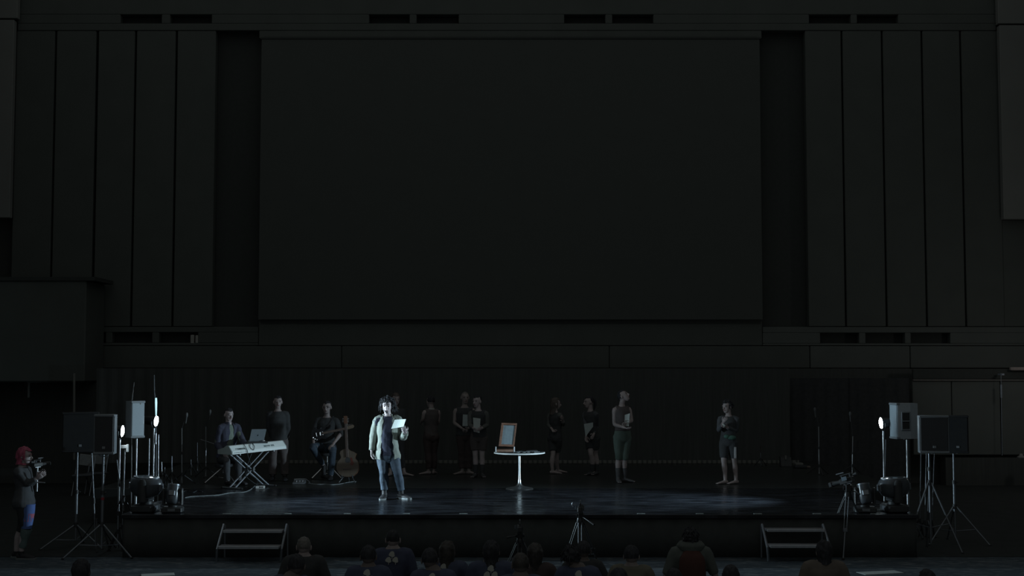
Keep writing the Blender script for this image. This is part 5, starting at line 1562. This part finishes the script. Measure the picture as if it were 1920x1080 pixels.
# ================================================================== AUDIENCE
def leaf_print(parent, c, R, U, N, s):
    """three rounded leaves with stalks printed on the back"""
    for (ox, oy) in ((0, .055), (-.062, -.045), (.062, -.045)):
        o = c + R * (ox * s) + U * (oy * s)
        pts = []
        for i in range(22):
            a = 2 * PI * i / 22
            r = .052 * (1 - .13 * math.sin(3 * a + PI / 2) * (1 if math.sin(a) < .3 else .4))
            x = r * math.cos(a) * (1.08 if math.sin(a) < 0 else .95); y = r * math.sin(a) * (1.15 if math.sin(a) > 0 else .75)
            pts.append(o + R * (x * s) + U * (y * s))
        m = M(); m.prism(pts, N * .006); part('printed_leaf', m, logo_m, parent, sm=False)
        m = M(); m.box(o - U * (.056 * s), (.0055 * s, .003, .018 * s), R, N, U); part('printed_stalk', m, logo_m, parent, sm=False)

seats = {}
def simple_chair(c, who):
    t = thing('folding_chair', ' '.join(('low dark seat under the ' + who.split(',')[0]).split()[:14]), 'chair', c, 'seats of the spectators')
    m = M(); m.box(c + UP * .24, (.2, .2, .015), bev=.008); part('seat', m, black_m, t)
    for sx in (-1, 1):
        for sy in (-1, 1):
            m = M(); m.cyl(c + V3((sx * .17, sy * .15, .23)), c + V3((sx * .19, sy * .19, .0)), .011, 6); part('leg', m, black_metal, t)

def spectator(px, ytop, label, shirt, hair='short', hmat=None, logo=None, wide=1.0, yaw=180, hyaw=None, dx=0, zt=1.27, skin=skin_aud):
    zt -= .17
    s = lambda dz: dz
    Y = None
    # distance from the height of the seated crown above the floor
    lo = ytop - 697.0
    Y = F_PX * (CZ - zt) / lo
    q = Y / F_PX
    cx = lambda dm: px + dm / q
    def zpx(z):
        # row of height z at depth Y
        a, b = 400, 2200
        for _ in range(40):
            mid = (a + b) / 2
            if W(960, mid, Y).z > z: a = mid
            else: b = mid
        return (a + b) / 2
    hz = zt - .125
    info = person(label, (px, 1100), ytop, head=(cx(0), zpx(hz)), chest=(cx(dx), zpx(hz - .145)), pelvis=(cx(dx * 1.2), zpx(.36)),
        aL=[(cx(dx + .25 * wide), zpx(.56)), (cx(dx + .16), zpx(.46), .26)], aR=[(cx(dx - .25 * wide), zpx(.56)), (cx(dx - .16), zpx(.46), .26)],
        lL=[(cx(dx + .12), zpx(.42), .40), (cx(dx + .12), zpx(.09), .58)], lR=[(cx(dx - .12), zpx(.42), .40), (cx(dx - .12), zpx(.09), .58)],
        yaw=yaw, hyaw=hyaw if hyaw is not None else yaw, z0=0, Y0=Y, k=.97, kw=wide * .92, headk=.98, hair=hair, hmat=hmat, top_m=shirt, sleeve=.42, hem=-.1, bot_m=blackcloth, bot=.97, shoes=(shoe_dark, None),
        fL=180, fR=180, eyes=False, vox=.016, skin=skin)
    simple_chair(V3((info['P'].x, Y - .02, 0)), label)
    if logo:
        C, P, F, R = info['C'], info['P'], info['F'], info['R']
        ax = (C - P).normalized()
        cc = P.lerp(C, .92) - F * .128
        leaf_print(info['root'], cc, -R, ax, F * -1, logo * .62)
    return info

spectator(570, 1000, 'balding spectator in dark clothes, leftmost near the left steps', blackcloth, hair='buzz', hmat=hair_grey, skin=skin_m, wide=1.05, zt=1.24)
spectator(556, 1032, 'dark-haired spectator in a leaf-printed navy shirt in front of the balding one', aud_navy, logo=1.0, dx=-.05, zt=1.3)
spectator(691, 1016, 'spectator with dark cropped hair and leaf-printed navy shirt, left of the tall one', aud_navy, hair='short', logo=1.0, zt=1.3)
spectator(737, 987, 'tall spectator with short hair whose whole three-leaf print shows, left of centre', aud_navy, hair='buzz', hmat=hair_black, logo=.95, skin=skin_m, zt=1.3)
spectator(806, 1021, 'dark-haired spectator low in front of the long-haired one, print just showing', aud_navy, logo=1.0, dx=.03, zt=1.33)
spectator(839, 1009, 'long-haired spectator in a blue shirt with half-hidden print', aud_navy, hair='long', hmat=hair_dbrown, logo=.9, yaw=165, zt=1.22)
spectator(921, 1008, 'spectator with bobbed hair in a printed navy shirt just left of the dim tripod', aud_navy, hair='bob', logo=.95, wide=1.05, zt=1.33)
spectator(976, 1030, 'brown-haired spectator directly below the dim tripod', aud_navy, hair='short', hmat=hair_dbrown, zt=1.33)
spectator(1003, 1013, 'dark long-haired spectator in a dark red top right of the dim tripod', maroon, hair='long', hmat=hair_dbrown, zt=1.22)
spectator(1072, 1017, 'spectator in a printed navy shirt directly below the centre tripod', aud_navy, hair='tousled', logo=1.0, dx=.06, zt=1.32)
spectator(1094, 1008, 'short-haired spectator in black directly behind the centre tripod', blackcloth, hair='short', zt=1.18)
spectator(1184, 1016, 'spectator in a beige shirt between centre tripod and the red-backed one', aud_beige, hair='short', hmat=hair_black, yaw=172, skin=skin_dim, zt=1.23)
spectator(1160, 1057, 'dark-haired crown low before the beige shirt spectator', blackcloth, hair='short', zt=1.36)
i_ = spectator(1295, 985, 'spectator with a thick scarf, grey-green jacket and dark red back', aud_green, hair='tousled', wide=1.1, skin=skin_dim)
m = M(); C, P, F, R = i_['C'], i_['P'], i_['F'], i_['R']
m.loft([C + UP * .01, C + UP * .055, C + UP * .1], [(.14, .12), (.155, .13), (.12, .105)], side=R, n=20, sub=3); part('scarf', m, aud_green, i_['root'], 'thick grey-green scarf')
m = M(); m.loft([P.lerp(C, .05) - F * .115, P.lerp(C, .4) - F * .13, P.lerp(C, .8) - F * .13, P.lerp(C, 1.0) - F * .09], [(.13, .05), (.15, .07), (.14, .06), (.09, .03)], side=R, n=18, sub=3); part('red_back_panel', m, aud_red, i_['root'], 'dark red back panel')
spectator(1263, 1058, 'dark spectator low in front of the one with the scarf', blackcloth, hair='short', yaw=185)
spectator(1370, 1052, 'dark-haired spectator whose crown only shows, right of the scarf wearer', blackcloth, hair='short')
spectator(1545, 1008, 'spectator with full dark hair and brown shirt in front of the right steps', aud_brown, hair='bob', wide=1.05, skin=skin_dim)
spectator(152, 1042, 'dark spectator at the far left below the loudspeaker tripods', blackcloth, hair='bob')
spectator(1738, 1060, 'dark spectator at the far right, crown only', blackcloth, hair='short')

# ================================================================== ODDMENTS
def far_chair(label, px, tilt, Y=30.2):
    q = W(px, 886, Y); z = .45
    c = V3((q.x, Y, 0)); t = thing('folding_chair', label, 'chair', c)
    gm = mat('grey_vinyl', (.26, .26, .255), .6)
    m = M(); m.box(c + UP * .46, (.21, .2, .02), bev=.01); part('seat', m, charcoal, t)
    R_ = V3((1, 0, -.12 * tilt)).normalized()
    m = M(); m.box(c + V3((0, .2, .78)), (.17, .015, .13), R_, V3((0, 1, .1)), V3((.12 * tilt, -.1, 1)).normalized(), bev=.01); part('backrest', m, gm, t)
    for sx in (-1, 1):
        m = M(); m.cyl(c + V3((sx * .2, .22, .9)), c + V3((sx * .2, -.2, .01)), .012, 8); part('leg', m, grey_metal, t)
        m = M(); m.cyl(c + V3((sx * .2, -.17, .45)), c + V3((sx * .2, .24, .01)), .012, 8); part('leg', m, grey_metal, t)
far_chair('grey folding chair behind the far left loudspeaker stand', 157, 1)
far_chair('grey folding chair, second from the far left loudspeaker stand', 181, .6, 30.7)
# equipment against the right curtain
c = G(1500, 877); t = thing('equipment_case', 'small grey-lidded case against the right curtain', 'case', c)
m = M(); m.box(c + UP * .03, (.13, .12, .03), bev=.008); part('case_body', m, black_m, t)
m = M(); m.box(c + UP * .085 - V3((.03, 0, 0)), (.085, .1, .025), bev=.008); part('lid', m, mat('grey_lid', (.2, .2, .19), .6), t)
m = M(); m.box(c + UP * .02 + V3((.17, -.02, 0)), (.05, .06, .02), bev=.005); part('latch', m, mat('brownish', (.2, .16, .14), .6), t)
c = G(1473, 874); t = thing('stage_monitor', 'small dark floor monitor against the right curtain', 'monitor', c)
m = M(); m.prism([c + V3((-.12, -.1, 0)), c + V3((-.12, .12, 0)), c + V3((-.12, .12, .22)), c + V3((-.12, -.04, .2))], V3((.24, 0, 0))); part('box', m, black_m, t, sm=False)
m = M(); m.box(c + V3((-.01, -.08, .2)), (.018, .01, .045), bev=.004); part('badge_strip', m, wall_light_m, t)
c = G(1427, 874); t = thing('music_stand', 'thin low dark stand right of the woman at the right', 'stand', c)
m = M(); m.cyl(c + UP * .02, W(1426, 849, c.y), .01, 8); part('pole', m, grey_metal, t)
m = M(); m.box(W(1426, 838, c.y), (.02, .01, .02), bev=.004); m.cyl(W(1426, 849, c.y), W(1426, 839, c.y), .006, 6); part('top_clip', m, maroon, t)
tripod(t, c, ST + .15, .15, ST, black_metal, 30, .008, brace=False)
c = W(1915, 856, 32.2); m = M(); m.lathe([(.06, -.04), (.1, -.03), (.1, .0), (.05, .02), (.04, .06), (.03, .07)], c, 16); solo('fixture', m, mat('pale_fixture', (.3, .3, .3), .5), 'small pale fixture on the dark ledge at the far right edge', 'fixture', c - UP * .04)
# pale flat patches laid on the hall floor
for (px, py, w_, d_, lab) in ((296, 1078, .22, .12, 'pale blue patch on the hall floor below the left steps'), (1650, 1074, .3, .12, 'pale blue patch on the hall floor before the right end of the stage')):
    c = G(px, py, 0); m = M(); m.box(c + UP * .003, (w_, d_, .003), V3((.96, .28, 0)), V3((-.28, .96, 0)), bev=.001)
    solo('floor_patch', m, paper_dim, lab, 'sheet', c, sm=False)
